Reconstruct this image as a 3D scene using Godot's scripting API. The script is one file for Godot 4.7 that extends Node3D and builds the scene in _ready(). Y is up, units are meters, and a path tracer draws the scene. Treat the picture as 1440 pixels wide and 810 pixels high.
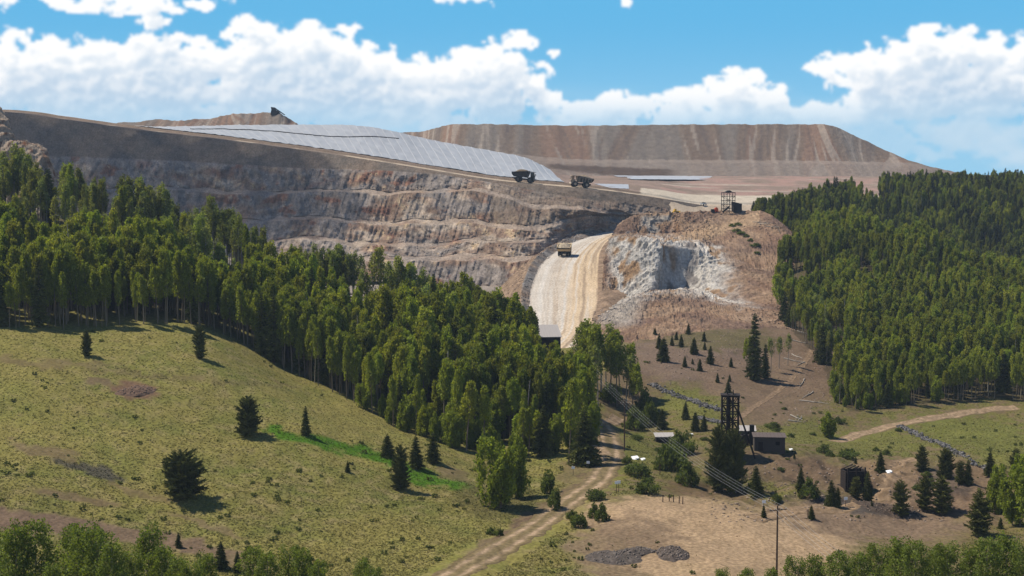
extends Node3D
# A gold mine in the hills: grassy slope, aspen woods, open pit, haul roads and dumps.
# World: y up, metres; the viewpoint is (0, 100, 0) and looks along -z.
# The site plan is given as bearings from that viewpoint: u (sideways), v (down) and the distance in metres. P() turns a
# bearing and a distance into a world point, so every thing stands at its own distance, at its real size, on real ground.

const FL := 1978.0            # focal length in pixels of a 1440 x 810 picture
const HORIZON := 258.0        # picture row of the horizon
const EYE := 100.0
const PITCH := 0.0741791      # atan((405 - HORIZON) / FL)

var rng := RandomNumberGenerator.new()
var taken := {}
var mats := {}
var tex := {}
var n_broad := FastNoiseLite.new()
var n_mid := FastNoiseLite.new()
var n_fine := FastNoiseLite.new()
var n_rock := FastNoiseLite.new()
var n_crag := FastNoiseLite.new()
var n_grit := FastNoiseLite.new()
var n_streak := FastNoiseLite.new()

func _ready() -> void:
	rng.seed = 20240613
	set_noises()
	# ---- camera -------------------------------------------------------------
	var cam := Camera3D.new()
	cam.name = "camera"
	cam.position = Vector3(0, EYE, 0)
	cam.rotation = Vector3(-PITCH, 0, 0)
	cam.fov = rad_to_deg(2.0 * atan(405.0 / FL))
	cam.near = 1.0
	cam.far = 20000.0
	add_child(cam)
	cam.current = true
	# ---- sky, sun, exposure --------------------------------------------------
	var env := Environment.new()
	env.background_mode = Environment.BG_SKY
	var sky := Sky.new()
	var sm := PanoramaSkyMaterial.new()
	sm.panorama = make_sky()
	sky.sky_material = sm
	env.sky = sky
	env.background_energy_multiplier = 0.77
	env.tonemap_mode = Environment.TONE_MAPPER_LINEAR
	env.tonemap_exposure = 1.32
	env.fog_enabled = true
	env.fog_density = 0.00007
	env.fog_light_color = Color(0.80, 0.89, 1.0)
	env.sdfgi_enabled = true
	env.ssao_enabled = true
	env.ssil_enabled = true
	var we := WorldEnvironment.new()
	we.name = "world_environment"
	we.environment = env
	add_child(we)
	var sun := DirectionalLight3D.new()
	sun.name = "sun"
	sun.light_color = Color(1.0, 0.965, 0.90)
	sun.light_energy = 1.6
	sun.light_angular_distance = 0.5
	sun.shadow_enabled = true
	add_child(sun)
	sun.look_at_from_position(Vector3.ZERO, Vector3(0.62, -1.0, 0.24))
	# ---- the place --------------------------------------------------------
	make_materials()
	make_terrain()
	make_mine()
	make_cloud()
	make_roads()
	make_structures()
	make_vegetation()
	make_details()

# ============================================================ helpers
func set_noises() -> void:
	var list := [[n_broad, 0.012, 3, 11], [n_mid, 0.035, 3, 12], [n_fine, 0.16, 3, 13], [n_rock, 0.03, 4, 14], [n_crag, 0.085, 4, 15], [n_grit, 0.45, 2, 16], [n_streak, 0.05, 3, 17]]
	for a in list:
		var n: FastNoiseLite = a[0]
		n.noise_type = FastNoiseLite.TYPE_SIMPLEX_SMOOTH
		n.frequency = a[1]
		n.fractal_type = FastNoiseLite.FRACTAL_FBM
		n.fractal_octaves = a[2]
		n.seed = a[3]
	n_rock.fractal_type = FastNoiseLite.FRACTAL_RIDGED
	n_crag.fractal_type = FastNoiseLite.FRACTAL_RIDGED

func P(u: float, v: float, d: float) -> Vector3:
	# world point of the bearing (u, v) at a distance of d metres along -z
	var a := (405.0 - v) / FL
	var s := d / (a * sin(PITCH) + cos(PITCH))
	return Vector3((u - 720.0) / FL * s, EYE + (a * cos(PITCH) - sin(PITCH)) * s, -d)

func bearing(p: Vector3) -> Vector2:
	var y := p.y - EYE
	var depth := -p.z * cos(PITCH) - y * sin(PITCH)
	var up := y * cos(PITCH) + (-p.z) * sin(PITCH)
	return Vector2(720.0 + FL * p.x / depth, 405.0 - FL * up / depth)

func numbered(called: String) -> String:
	if not taken.has(called):
		taken[called] = 0
		return called
	taken[called] += 1
	return "%s_%03d" % [called, taken[called]]

func tag(o: Node3D, label: String, category: String, group := "", kind := "") -> void:
	if label:
		o.set_meta("label", label)
	if category:
		o.set_meta("category", category)
	if group:
		o.set_meta("group", group)
	if kind:
		o.set_meta("kind", kind)

func thing(called: String, label: String, category: String, at: Vector3, turn := 0.0, group := "") -> Node3D:
	var o := Node3D.new()
	o.name = numbered(called)
	add_child(o)
	o.position = at
	o.rotation.y = turn
	tag(o, label, category, group)
	return o

func obj(called: String, mesh: Mesh, mat: Material, parent: Node = self) -> MeshInstance3D:
	var o := MeshInstance3D.new()
	o.name = numbered(called) if parent == self else called
	o.mesh = mesh
	if mat:
		o.material_override = mat
	parent.add_child(o, true)
	return o

func structure(called: String, mesh: Mesh, mat: Material, label: String, category: String) -> MeshInstance3D:
	var o := obj(called, mesh, mat)
	tag(o, label, category, "", "structure")
	return o

func lin(r: int, g: int, b: int) -> Color:
	return Color8(r, g, b).srgb_to_linear()

func mat_plain(c: Color, rough := 0.9, metal := 0.0, vcol := false) -> StandardMaterial3D:
	var m := StandardMaterial3D.new()
	m.albedo_color = c
	m.roughness = rough
	m.metallic = metal
	m.metallic_specular = 0.3
	m.vertex_color_use_as_albedo = vcol
	return m

func noise_image(size: int, freq: float, oct: int, lo: float, hi: float, sd: int, kind := FastNoiseLite.TYPE_SIMPLEX_SMOOTH) -> Image:
	var n := FastNoiseLite.new()
	n.noise_type = kind
	n.frequency = freq
	n.fractal_octaves = oct
	n.fractal_gain = 0.62
	n.seed = sd
	var im := n.get_seamless_image(size, size, false, false, 0.15, true)
	im.convert(Image.FORMAT_L8)
	var data := im.get_data()
	for i in data.size():
		data[i] = int(clampf(lerpf(lo, hi, data[i] / 255.0), 0.0, 1.0) * 255.0)
	return Image.create_from_data(size, size, false, Image.FORMAT_L8, data)

func make_materials() -> void:
	# grain that multiplies the colours of the ground: two seamless maps
	var soil := noise_image(512, 0.03, 5, 0.62, 1.0, 3)
	tex.soil = ImageTexture.create_from_image(soil)
	var rock := noise_image(512, 0.018, 6, 0.58, 1.04, 5)
	tex.rock = ImageTexture.create_from_image(rock)
	var bump: Image = rock.duplicate()
	bump.convert(Image.FORMAT_RGBA8)
	bump.bump_map_to_normal_map(6.0)
	tex.rock_n = ImageTexture.create_from_image(bump)
	mats.ground = ground_mat(tex.soil, 0.06, 0.35)
	mats.rock = ground_mat(tex.rock, 0.06, 0.5)
	mats.gravel = ground_mat(tex.soil, 0.05, 0.35)
	mats.aspen_leaf = leaf_mat(Color(1, 1, 1), 1.0)
	mats.needle = leaf_mat(Color(1, 1, 1), 0.35)
	mats.needle.metallic_specular = 0.08
	mats.bark = mat_plain(Color(1, 1, 1), 0.9, 0.0, true)
	mats.timber = wood_mat(lin(44, 38, 36))
	mats.grey_board = wood_mat(lin(72, 66, 62))
	mats.black_steel = mat_plain(Color8(36, 33, 33), 0.7, 0.3)
	mats.tin = mat_plain(Color8(156, 150, 146), 0.6, 0.0)
	mats.pole = wood_mat(lin(78, 62, 52))
	mats.wire = mat_plain(Color8(150, 150, 150), 0.6, 0.2)
	mats.white = mat_plain(Color8(232, 232, 232), 0.7)
	mats.liner = mat_plain(Color(1, 1, 1), 0.5, 0.0, true)
	mats.seam = mat_plain(Color8(164, 166, 170), 0.6)
	mats.log = mat_plain(Color8(150, 142, 132), 0.9)
	mats.rust_roof = mat_plain(Color8(86, 76, 72), 0.85)
	mats.tyre = mat_plain(Color8(28, 27, 27), 0.9)

func ground_mat(t: Texture2D, scale: float, bump: float) -> StandardMaterial3D:
	var m := mat_plain(Color(1, 1, 1), 0.95, 0.0, true)
	m.metallic_specular = 0.15
	m.albedo_texture = t
	m.uv1_triplanar = true
	m.uv1_world_triplanar = true
	m.uv1_scale = Vector3.ONE * scale
	if bump > 0.0:
		m.normal_enabled = true
		m.normal_texture = tex.rock_n
		m.normal_scale = bump
	return m

func leaf_mat(c: Color, through: float) -> StandardMaterial3D:
	var m := mat_plain(c, 0.6, 0.0, true)
	m.metallic_specular = 0.25
	m.cull_mode = BaseMaterial3D.CULL_DISABLED
	m.backlight_enabled = true
	m.backlight = Color(through, through, through * 0.6)
	return m

func wood_mat(c: Color) -> StandardMaterial3D:
	var m := mat_plain(c.linear_to_srgb() * 1.3, 0.9)
	m.albedo_texture = tex.soil
	m.uv1_triplanar = true
	m.uv1_scale = Vector3(0.9, 0.12, 0.9)
	return m

# ---- little mesh kit: everything goes into a SurfaceTool ----------------------
func st_new() -> SurfaceTool:
	var st := SurfaceTool.new()
	st.begin(Mesh.PRIMITIVE_TRIANGLES)
	return st

func tri(st: SurfaceTool, a: Vector3, b: Vector3, c: Vector3) -> void:
	st.add_vertex(a); st.add_vertex(b); st.add_vertex(c)

func quad(st: SurfaceTool, a: Vector3, b: Vector3, c: Vector3, d: Vector3) -> void:
	tri(st, a, b, c); tri(st, a, c, d)

func done(st: SurfaceTool) -> ArrayMesh:
	st.generate_normals()
	return st.commit()

func box(st: SurfaceTool, c: Vector3, s: Vector3, b := Basis.IDENTITY) -> void:
	var h := s * 0.5
	var p := []
	for k in 8:
		p.append(c + b * Vector3(h.x if k & 1 else -h.x, h.y if k & 2 else -h.y, h.z if k & 4 else -h.z))
	hexa(st, p)

func hexa(st: SurfaceTool, p: Array) -> void:
	# corners by bits x, y, z; front faces run clockwise
	st.set_smooth_group(-1)
	for f in [[0, 2, 3, 1], [5, 7, 6, 4], [4, 6, 2, 0], [1, 3, 7, 5], [2, 6, 7, 3], [4, 0, 1, 5]]:
		quad(st, p[f[3]], p[f[2]], p[f[1]], p[f[0]])

func bar(st: SurfaceTool, a: Vector3, b: Vector3, w: float, h := -1.0) -> void:
	# a beam of square or oblong section from a to b
	if h < 0.0:
		h = w
	var y := (b - a).normalized()
	var side := Vector3.RIGHT if absf(y.x) < 0.9 else Vector3.BACK
	var z := side.cross(y).normalized()
	var x := y.cross(z)
	box(st, (a + b) * 0.5, Vector3(w, a.distance_to(b), h), Basis(x, y, z))

func tube(st: SurfaceTool, pts: Array, r: Array, n := 8, cap := true) -> void:
	var rings := []
	for i in pts.size():
		var dir: Vector3 = (pts[mini(i + 1, pts.size() - 1)] - pts[maxi(i - 1, 0)]).normalized()
		var side := Vector3.RIGHT if absf(dir.x) < 0.8 else Vector3.BACK
		var z := side.cross(dir).normalized()
		var x := dir.cross(z)
		var ring := []
		for k in n:
			var a := TAU * k / n
			ring.append(pts[i] + (x * cos(a) + z * sin(a)) * r[i])
		rings.append(ring)
	st.set_smooth_group(1)
	for i in rings.size() - 1:
		for k in n:
			var k2 := (k + 1) % n
			quad(st, rings[i][k], rings[i][k2], rings[i + 1][k2], rings[i + 1][k])
	if cap:
		st.set_smooth_group(-1)
		var last: Array = rings[-1]
		for k in range(1, n - 1):
			tri(st, last[0], last[k], last[k + 1])
			tri(st, rings[0][0], rings[0][k + 1], rings[0][k])

# ---- grids ------------------------------------------------------------------
func grid_mesh(w: int, h: int, pos: PackedVector3Array, col: PackedColorArray, faceted := false) -> ArrayMesh:
	var nor := PackedVector3Array() if faceted else grid_normals(w, h, pos)
	var idx := PackedInt32Array()
	idx.resize((w - 1) * (h - 1) * 6)
	var k := 0
	for j in h - 1:
		for i in w - 1:
			var a := j * w + i
			# facing: rows run towards the viewer or down, columns to the right
			idx[k] = a; idx[k + 1] = a + 1; idx[k + 2] = a + w + 1
			idx[k + 3] = a; idx[k + 4] = a + w + 1; idx[k + 5] = a + w
			k += 6
	var arr := []
	arr.resize(Mesh.ARRAY_MAX)
	arr[Mesh.ARRAY_VERTEX] = pos
	if not faceted:
		arr[Mesh.ARRAY_NORMAL] = nor
	if col.size():
		arr[Mesh.ARRAY_COLOR] = col
	arr[Mesh.ARRAY_INDEX] = idx
	var m := ArrayMesh.new()
	m.add_surface_from_arrays(Mesh.PRIMITIVE_TRIANGLES, arr)
	return m

func grid_normals(w: int, h: int, pos: PackedVector3Array) -> PackedVector3Array:
	var nor := PackedVector3Array()
	nor.resize(w * h)
	for j in h:
		for i in w:
			var dx := pos[j * w + mini(i + 1, w - 1)] - pos[j * w + maxi(i - 1, 0)]
			var dy := pos[mini(j + 1, h - 1) * w + i] - pos[maxi(j - 1, 0) * w + i]
			nor[j * w + i] = dy.cross(dx).normalized()
	return nor

func crom(a: Vector3, b: Vector3, c: Vector3, d: Vector3, t: float) -> Vector3:
	return b.cubic_interpolate(c, a, d, t)

func along(row: Array, f: float) -> Vector3:
	# row of points, f in 0..1 over its stations
	var x := f * (row.size() - 1)
	var i := mini(int(x), row.size() - 2)
	return crom(row[maxi(i - 1, 0)], row[i], row[i + 1], row[mini(i + 2, row.size() - 1)], x - i)

func loft(rows: Array, subs: Array, nu: int, amps: Array, shape: Callable, paint: Callable) -> Dictionary:
	# rows of world points -> a grid; subs: steps between rows; amps: roughness in metres on each row
	var w := nu + 1
	var pos := PackedVector3Array()
	var rowf := PackedFloat32Array()
	for r in rows.size():
		var steps: int = subs[r] if r < rows.size() - 1 else 1
		for k in steps:
			rowf.append(r + float(k) / steps)
	var h := rowf.size()
	pos.resize(w * h)
	var fine := []
	for r in rows.size():
		var line := PackedVector3Array()
		line.resize(w)
		for i in w:
			line[i] = along(rows[r], float(i) / nu)
		fine.append(line)
	for j in h:
		var r := int(rowf[j])
		var t := rowf[j] - r
		for i in w:
			pos[j * w + i] = fine[r][i] if t == 0.0 else fine[r][i].lerp(fine[mini(r + 1, rows.size() - 1)][i], t)
	var nor := grid_normals(w, h, pos)
	var col := PackedColorArray()
	col.resize(w * h)
	for j in h:
		var r := int(rowf[j])
		var a: float = lerpf(amps[r], amps[mini(r + 1, amps.size() - 1)], rowf[j] - r)
		for i in w:
			var p := pos[j * w + i]
			var q: Vector3 = p + shape.call(p, nor[j * w + i], a, rowf[j], float(i) / nu)
			pos[j * w + i] = q
			col[j * w + i] = paint.call(p, rowf[j], float(i) / nu, a)
	return {"w": w, "h": h, "pos": pos, "col": col}

func row_of(us: Array, vs: Array, ds: Array) -> Array:
	var out := []
	for i in us.size():
		out.append(P(us[i], vs[i], ds[i]))
	return out

func crags(p: Vector3, n: Vector3, a: float, _r: float, _f: float) -> Vector3:
	# broken rock: big buttresses, ribs and blocks
	var s := n_rock.get_noise_3d(p.x, p.y * 0.6, p.z) * 1.6 + n_crag.get_noise_3d(p.x, p.y * 0.7, p.z) * 1.0 + n_crag.get_noise_3d(p.x * 2.7 + 31.0, p.y * 2.0, p.z * 2.7) * 0.45 + n_grit.get_noise_3d(p.x * 0.6, p.y * 0.6, p.z * 0.6) * 0.30
	return n * s * a
# ============================================================ near terrain
const Q0 := -0.56
const Q1 := 0.60
const T0 := 4.4998   # ln 90
const T1 := 6.98     # ln 1075
const GC := 110
const GR := 120
var coarse := PackedFloat32Array()
var tps_p := []
var tps_w := PackedFloat64Array()

const CONTROL := [
	# in front of and below the frame
	[-300, 1060, 95], [0, 1060, 95], [720, 1050, 95], [1440, 1060, 95], [1750, 1060, 95],
	[-300, 900, 160], [0, 890, 165], [360, 885, 168], [720, 880, 172], [1080, 880, 170], [1440, 890, 165], [1750, 900, 160],
	# grassy hill
	[-300, 735, 250], [0, 745, 245], [0, 690, 262], [0, 600, 300], [0, 530, 325], [0, 470, 355], [-300, 560, 330], [-300, 440, 380],
	[140, 720, 258], [255, 705, 265], [200, 550, 322], [120, 500, 345], [280, 500, 350],
	[350, 610, 305], [430, 610, 308], [480, 700, 272], [400, 790, 236], [250, 790, 234], [100, 790, 232],
	[560, 690, 282], [480, 640, 300], [600, 640, 312],
	[300, 470, 378], [400, 525, 370], [480, 560, 362], [600, 610, 345], [700, 650, 325],
	# dirt road
	[640, 810, 228], [730, 750, 255], [800, 700, 285], [850, 660, 315], [857, 620, 350], [845, 590, 385], [700, 715, 278], [765, 680, 302],
	# wooded ridge
	[-300, 270, 500], [0, 300, 500], [150, 320, 495], [300, 365, 485], [400, 400, 478], [480, 425, 472], [560, 448, 468], [640, 470, 465], [720, 500, 455], [780, 525, 440], [820, 560, 410],
	[0, 385, 425], [150, 400, 422], [320, 440, 420], [500, 490, 420], [620, 540, 400], [740, 580, 385],
	# down into the pit
	[-300, 270, 640], [0, 290, 630], [200, 420, 610], [350, 470, 600], [500, 500, 600], [650, 505, 600], [760, 500, 600],
	[-300, 290, 820], [0, 320, 820], [150, 380, 800], [300, 410, 800], [500, 408, 800], [640, 408, 800], [500, 445, 700], [650, 445, 700],
	[0, 330, 1050], [300, 385, 1050], [700, 385, 1050], [1000, 370, 1050], [720, 430, 760],
	# under the haul road and the knoll
	[785, 492, 545], [800, 450, 640], [800, 395, 780], [860, 360, 880], [950, 375, 880], [950, 462, 545], [950, 440, 640], [1050, 410, 640], [1050, 360, 760],
	# valley floor and slope with young spruces
	[870, 600, 400], [920, 545, 432], [1000, 570, 412], [930, 610, 385], [960, 640, 350], [1000, 500, 478], [930, 485, 500], [1080, 545, 448], [1130, 560, 432], [1130, 480, 525], [1060, 468, 522],
	[1030, 637, 342], [1100, 632, 345], [1080, 640, 338], [1150, 640, 345],
	[1000, 690, 300], [1060, 690, 302], [1120, 690, 300],
	[900, 740, 258], [1000, 730, 262], [1092, 810, 232], [1090, 700, 284], [900, 690, 288], [860, 790, 236], [1000, 790, 236],
	[1180, 695, 296], [1250, 735, 272], [1250, 690, 300], [1330, 720, 282], [1330, 770, 252],
	[1440, 780, 246], [1440, 700, 290], [1300, 660, 330], [1380, 650, 335], [1440, 640, 345],
	[1200, 620, 385], [1280, 598, 402], [1380, 578, 425], [1440, 590, 410], [1360, 615, 380], [1250, 640, 355],
	# wooded hills on the right
	[1180, 590, 408], [1200, 540, 455], [1300, 520, 470], [1440, 530, 465], [1150, 500, 502], [1120, 430, 600], [1200, 435, 590], [1300, 435, 570], [1440, 450, 545],
	[1110, 360, 720], [1200, 330, 700], [1300, 362, 640], [1440, 415, 585], [1200, 348, 760], [1300, 402, 705], [1440, 445, 680],
	[1100, 312, 800], [1200, 297, 850], [1300, 305, 850], [1440, 310, 830], [1300, 274, 950], [1440, 274, 950], [1200, 282, 930],
	[1700, 270, 950], [1700, 330, 800], [1700, 420, 600], [1700, 560, 430], [1700, 680, 310], [1700, 780, 245], [1300, 290, 1070], [1600, 290, 1070],
]

func tps_key(q: float, t: float) -> Vector2:
	return Vector2(q * 5.0, t * 3.0)

func tps_r(d: float) -> float:
	return 0.0 if d < 1e-9 else d * log(d) * 0.5   # d is the squared distance

func solve_terrain() -> void:
	var n := CONTROL.size()
	var m := n + 3
	var a := []
	for c in CONTROL:
		var p := P(c[0], c[1], c[2])
		tps_p.append([tps_key(p.x / -p.z, log(-p.z)), p.y])
	for i in m:
		var row := PackedFloat64Array()
		row.resize(m + 1)
		if i < n:
			for j in n:
				row[j] = tps_r(tps_p[i][0].distance_squared_to(tps_p[j][0]))
			row[i] += 0.002
			row[n] = 1.0; row[n + 1] = tps_p[i][0].x; row[n + 2] = tps_p[i][0].y
			row[m] = tps_p[i][1]
		else:
			for j in n:
				row[j] = 1.0 if i == n else (tps_p[j][0].x if i == n + 1 else tps_p[j][0].y)
		a.append(row)
	for c in m:
		var best := c
		for r in range(c + 1, m):
			if absf(a[r][c]) > absf(a[best][c]):
				best = r
		var sw = a[c]; a[c] = a[best]; a[best] = sw
		var pr: PackedFloat64Array = a[c]
		var inv := 1.0 / pr[c]
		for r in range(c + 1, m):
			var rr: PackedFloat64Array = a[r]
			var f := rr[c] * inv
			if f == 0.0:
				continue
			for k in range(c, m + 1):
				rr[k] -= f * pr[k]
			a[r] = rr
	tps_w.resize(m)
	for i in range(m - 1, -1, -1):
		var s: float = a[i][m]
		for k in range(i + 1, m):
			s -= a[i][k] * tps_w[k]
		tps_w[i] = s / a[i][i]
	coarse.resize(GC * GR)
	var keys := PackedVector2Array()
	for t in tps_p:
		keys.append(t[0])
	for j in GR:
		for i in GC:
			var k := tps_key(lerpf(Q0, Q1, float(i) / (GC - 1)), lerpf(T0, T1, float(j) / (GR - 1)))
			var s := tps_w[n] + tps_w[n + 1] * k.x + tps_w[n + 2] * k.y
			for c in n:
				var d := k.distance_squared_to(keys[c])
				if d > 1e-9:
					s += tps_w[c] * d * log(d) * 0.5
			coarse[j * GC + i] = s

func smooth_y(q: float, t: float) -> float:
	var x := clampf((q - Q0) / (Q1 - Q0), 0.0, 1.0) * (GC - 1)
	var y := clampf((t - T0) / (T1 - T0), 0.0, 1.0) * (GR - 1)
	var i := mini(int(x), GC - 2)
	var j := mini(int(y), GR - 2)
	var fx := x - i
	var i0 := maxi(i - 1, 0)
	var i3 := mini(i + 2, GC - 1)
	var r := [0.0, 0.0, 0.0, 0.0]
	for k in 4:
		var b := clampi(j - 1 + k, 0, GR - 1) * GC
		r[k] = cubic_interpolate(coarse[b + i], coarse[b + i + 1], coarse[b + i0], coarse[b + i3], fx)
	return cubic_interpolate(r[1], r[2], r[0], r[3], y - j)

func ground_y(x: float, z: float) -> float:
	var d := -z
	var u := 720.0 + FL * x / d
	var banks := smoothstep(960.0, 1010.0, u) * smoothstep(262.0, 285.0, d) * smoothstep(352.0, 335.0, d)
	return smooth_y(x / d, log(d)) + banks * n_mid.get_noise_2d(x * 2.2 + 60.0, z * 2.2) * 2.6 + n_mid.get_noise_2d(x, z) * 0.9 + n_fine.get_noise_2d(x, z) * 0.16

func on_ground(u: float, v: float, from := 140.0) -> Vector3:
	# where the ray through (u, v) meets the near terrain
	var d := from
	var last := d
	while d < 1070.0:
		var p := P(u, v, d)
		if p.y < ground_y(p.x, p.z):
			var lo := last
			var hi := d
			for k in 12:
				var mid := (lo + hi) * 0.5
				var pm := P(u, v, mid)
				if pm.y < ground_y(pm.x, pm.z):
					hi = mid
				else:
					lo = mid
			var p2 := P(u, v, hi)
			return Vector3(p2.x, ground_y(p2.x, p2.z), p2.z)
		last = d
		d *= 1.006
	var e := P(u, v, 1000.0)
	return Vector3(e.x, ground_y(e.x, e.z), e.z)

func at_ud(u: float, d: float) -> Vector3:
	var x := (u - 720.0) / FL * d
	return Vector3(x, ground_y(x, -d), -d)

# patches of other ground: [u, v, half width, half height, slant, colour, strength]
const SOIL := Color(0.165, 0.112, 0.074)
const TAN := Color(0.42, 0.295, 0.18)
const PALE := Color(0.40, 0.34, 0.28)
const GRASS := Color(0.275, 0.238, 0.072)
const OLIVE := Color(0.125, 0.112, 0.042)
const GREEN := Color(0.168, 0.172, 0.044)
const LUSH := Color(0.075, 0.165, 0.012)
const LITTER := Color(0.085, 0.066, 0.038)
const GREY := Color(0.075, 0.066, 0.060)
const RED := Color(0.185, 0.115, 0.072)
var patches := [
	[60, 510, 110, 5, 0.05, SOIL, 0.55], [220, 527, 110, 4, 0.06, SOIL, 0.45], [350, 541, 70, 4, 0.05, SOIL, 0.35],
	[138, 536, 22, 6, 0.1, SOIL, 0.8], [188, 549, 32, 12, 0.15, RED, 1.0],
	[60, 632, 50, 8, 0.2, SOIL, 0.7], [125, 660, 60, 7, 0.25, GREY, 0.85], [195, 692, 50, 6, 0.25, SOIL, 0.6], [110, 700, 60, 8, 0.2, SOIL, 0.75], [290, 738, 60, 5, 0.3, SOIL, 0.65],
	[40, 735, 95, 18, 0.12, Color(0.19, 0.13, 0.088), 1.0], [210, 757, 130, 13, 0.2, Color(0.19, 0.13, 0.088), 0.95], [330, 792, 60, 12, 0.2, Color(0.17, 0.12, 0.08), 0.7],
	[450, 622, 80, 6.5, 0.25, LUSH, 1.0], [530, 643, 70, 6.5, 0.27, LUSH, 1.0], [612, 676, 44, 8, 0.25, LUSH, 1.0], [402, 608, 34, 5, 0.22, LUSH, 1.0],
	[760, 715, 70, 10, -0.6, SOIL, 0.85], [690, 765, 80, 9, -0.62, SOIL, 0.8], [810, 660, 26, 20, -0.5, SOIL, 0.6], [640, 668, 25, 12, 0.3, SOIL, 0.6],
	[700, 705, 60, 25, 0, OLIVE, 0.7],
	[960, 735, 150, 36, 0.05, TAN, 1.0], [1060, 765, 140, 36, 0.0, TAN, 1.0], [880, 770, 80, 45, 0.0, Color(0.25, 0.175, 0.112), 0.9], [1130, 740, 90, 30, 0.0, TAN, 0.85], [1010, 800, 120, 30, 0.0, TAN, 0.9],
	[1230, 730, 130, 32, 0.08, Color(0.225, 0.158, 0.106), 1.0], [1300, 690, 90, 30, 0.3, Color(0.235, 0.16, 0.104), 0.95], [1380, 690, 70, 40, 0.3, Color(0.20, 0.135, 0.088), 0.9], [1250, 660, 45, 14, 0.1, Color(0.22, 0.15, 0.09), 0.9],
	[1215, 712, 90, 9, 0.12, GREY, 0.8], [1330, 678, 40, 18, 0.3, GREY, 0.5], [1090, 655, 90, 22, 0.05, SOIL, 0.8], [1160, 670, 70, 20, 0.15, SOIL, 0.85], [1000, 690, 60, 12, 0.1, Color(0.15, 0.095, 0.06), 0.7], [955, 640, 40, 14, 0.1, SOIL, 0.5],
	[985, 500, 110, 42, 0.0, Color(0.205, 0.145, 0.106), 1.0], [1040, 540, 60, 30, 0.3, Color(0.215, 0.148, 0.1), 0.9], [1120, 490, 60, 60, 0.0, Color(0.215, 0.148, 0.1), 0.95], [1110, 560, 70, 35, -0.4, Color(0.19, 0.132, 0.088), 0.9],
	[1010, 478, 90, 14, 0.02, OLIVE, 0.7], [960, 565, 70, 22, 0.25, GREEN, 0.75], [1120, 610, 60, 16, 0, GREEN, 0.7], [890, 640, 40, 30, 0, GREEN, 0.7], [1180, 500, 50, 60, 0, SOIL, 0.7],
	[1370, 610, 90, 26, 0.1, GREEN, 0.9], [1230, 625, 70, 18, 0, GREEN, 0.7], [1420, 640, 60, 20, 0, GREEN, 0.7],
	[870, 545, 60, 30, 0, SOIL, 0.8], [855, 590, 45, 12, 0, Color(0.2, 0.135, 0.085), 0.6],
]

func near_color(p: Vector3) -> Color:
	var d := -p.z
	var s := bearing(p)
	var a := n_mid.get_noise_2d(p.x * 1.7 + 300.0, p.z * 1.7)
	var b := n_fine.get_noise_2d(p.x * 1.2, p.z * 1.2 + 90.0)
	var c := n_broad.get_noise_2d(p.x, p.z)
	var col := GRASS.lerp(GREEN, clampf(0.42 + a * 0.9 + c * 0.7, 0.0, 1.0)).lerp(Color(0.27, 0.215, 0.10), clampf(b * 1.1 + c * 0.5, 0.0, 0.8))
	if s.x > 850.0:
		col = col.lerp(OLIVE, clampf((s.x - 850.0) / 120.0, 0.0, 0.55)).lerp(SOIL, clampf(b * 1.5 + 0.15, 0.0, 0.7))
	var warp := Vector2(n_fine.get_noise_2d(p.x * 0.6 + 40.0, p.z * 0.6), n_fine.get_noise_2d(p.x * 0.6, p.z * 0.6 - 77.0))
	if d < 700.0:
		for e in patches:
			var du: float = s.x + warp.x * 14.0 - e[0]
			if absf(du) > e[2] * 1.3:
				continue
			var dv: float = s.y + warp.y * 9.0 - e[1] - du * e[4]
			var r: float = (du / e[2]) * (du / e[2]) + (dv / e[3]) * (dv / e[3])
			if r < 1.5:
				col = col.lerp(e[5], e[6] * smoothstep(1.45, 0.55, r + b * 0.7))
	# leaf litter under the trees
	if in_left_wood(s.x, d) or in_right_wood(s.x, d):
		col = col.lerp(LITTER, 0.75 if s.x > 900.0 else 0.75 * smoothstep(4.0, 40.0, d - edge_at(LEFT_FRONT, s.x)))
	elif d > 540.0:
		col = col.lerp(Color(0.19, 0.14, 0.105) if s.x > 780.0 else Color(0.33, 0.28, 0.24), smoothstep(520.0, 600.0, d))
	return col * (1.0 + b * 0.17 + a * 0.15)

const LEFT_FRONT := [[-400, 400], [-200, 385], [0, 361], [120, 370], [220, 376], [300, 384], [400, 376], [470, 364], [560, 342], [640, 330], [720, 328], [790, 335], [832, 342], [850, 400]]
const LEFT_BACK := [[-400, 560], [0, 560], [200, 535], [360, 520], [480, 505], [640, 492], [742, 470], [752, 458], [762, 404], [832, 385], [850, 378]]
const RIGHT_POLY := [Vector2(1195, 418), Vector2(1168, 440), Vector2(1158, 490), Vector2(1120, 530), Vector2(1092, 590), Vector2(1098, 700), Vector2(1060, 780), Vector2(1052, 850), Vector2(1120, 930), Vector2(1200, 990), Vector2(1640, 1000), Vector2(1640, 440), Vector2(1440, 436), Vector2(1384, 440), Vector2(1290, 425)]

func edge_at(e: Array, u: float) -> float:
	for i in e.size() - 1:
		if u <= e[i + 1][0]:
			return lerpf(e[i][1], e[i + 1][1], clampf((u - e[i][0]) / (e[i + 1][0] - e[i][0]), 0.0, 1.0))
	return e[-1][1]

func in_left_wood(u: float, d: float) -> bool:
	return u > -400.0 and u < 846.0 and d > edge_at(LEFT_FRONT, u) and d < edge_at(LEFT_BACK, u)

var right_poly := PackedVector2Array(RIGHT_POLY)
func in_right_wood(u: float, d: float) -> bool:
	return u > 1040.0 and Geometry2D.is_point_in_polygon(Vector2(u, d), right_poly)

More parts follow.
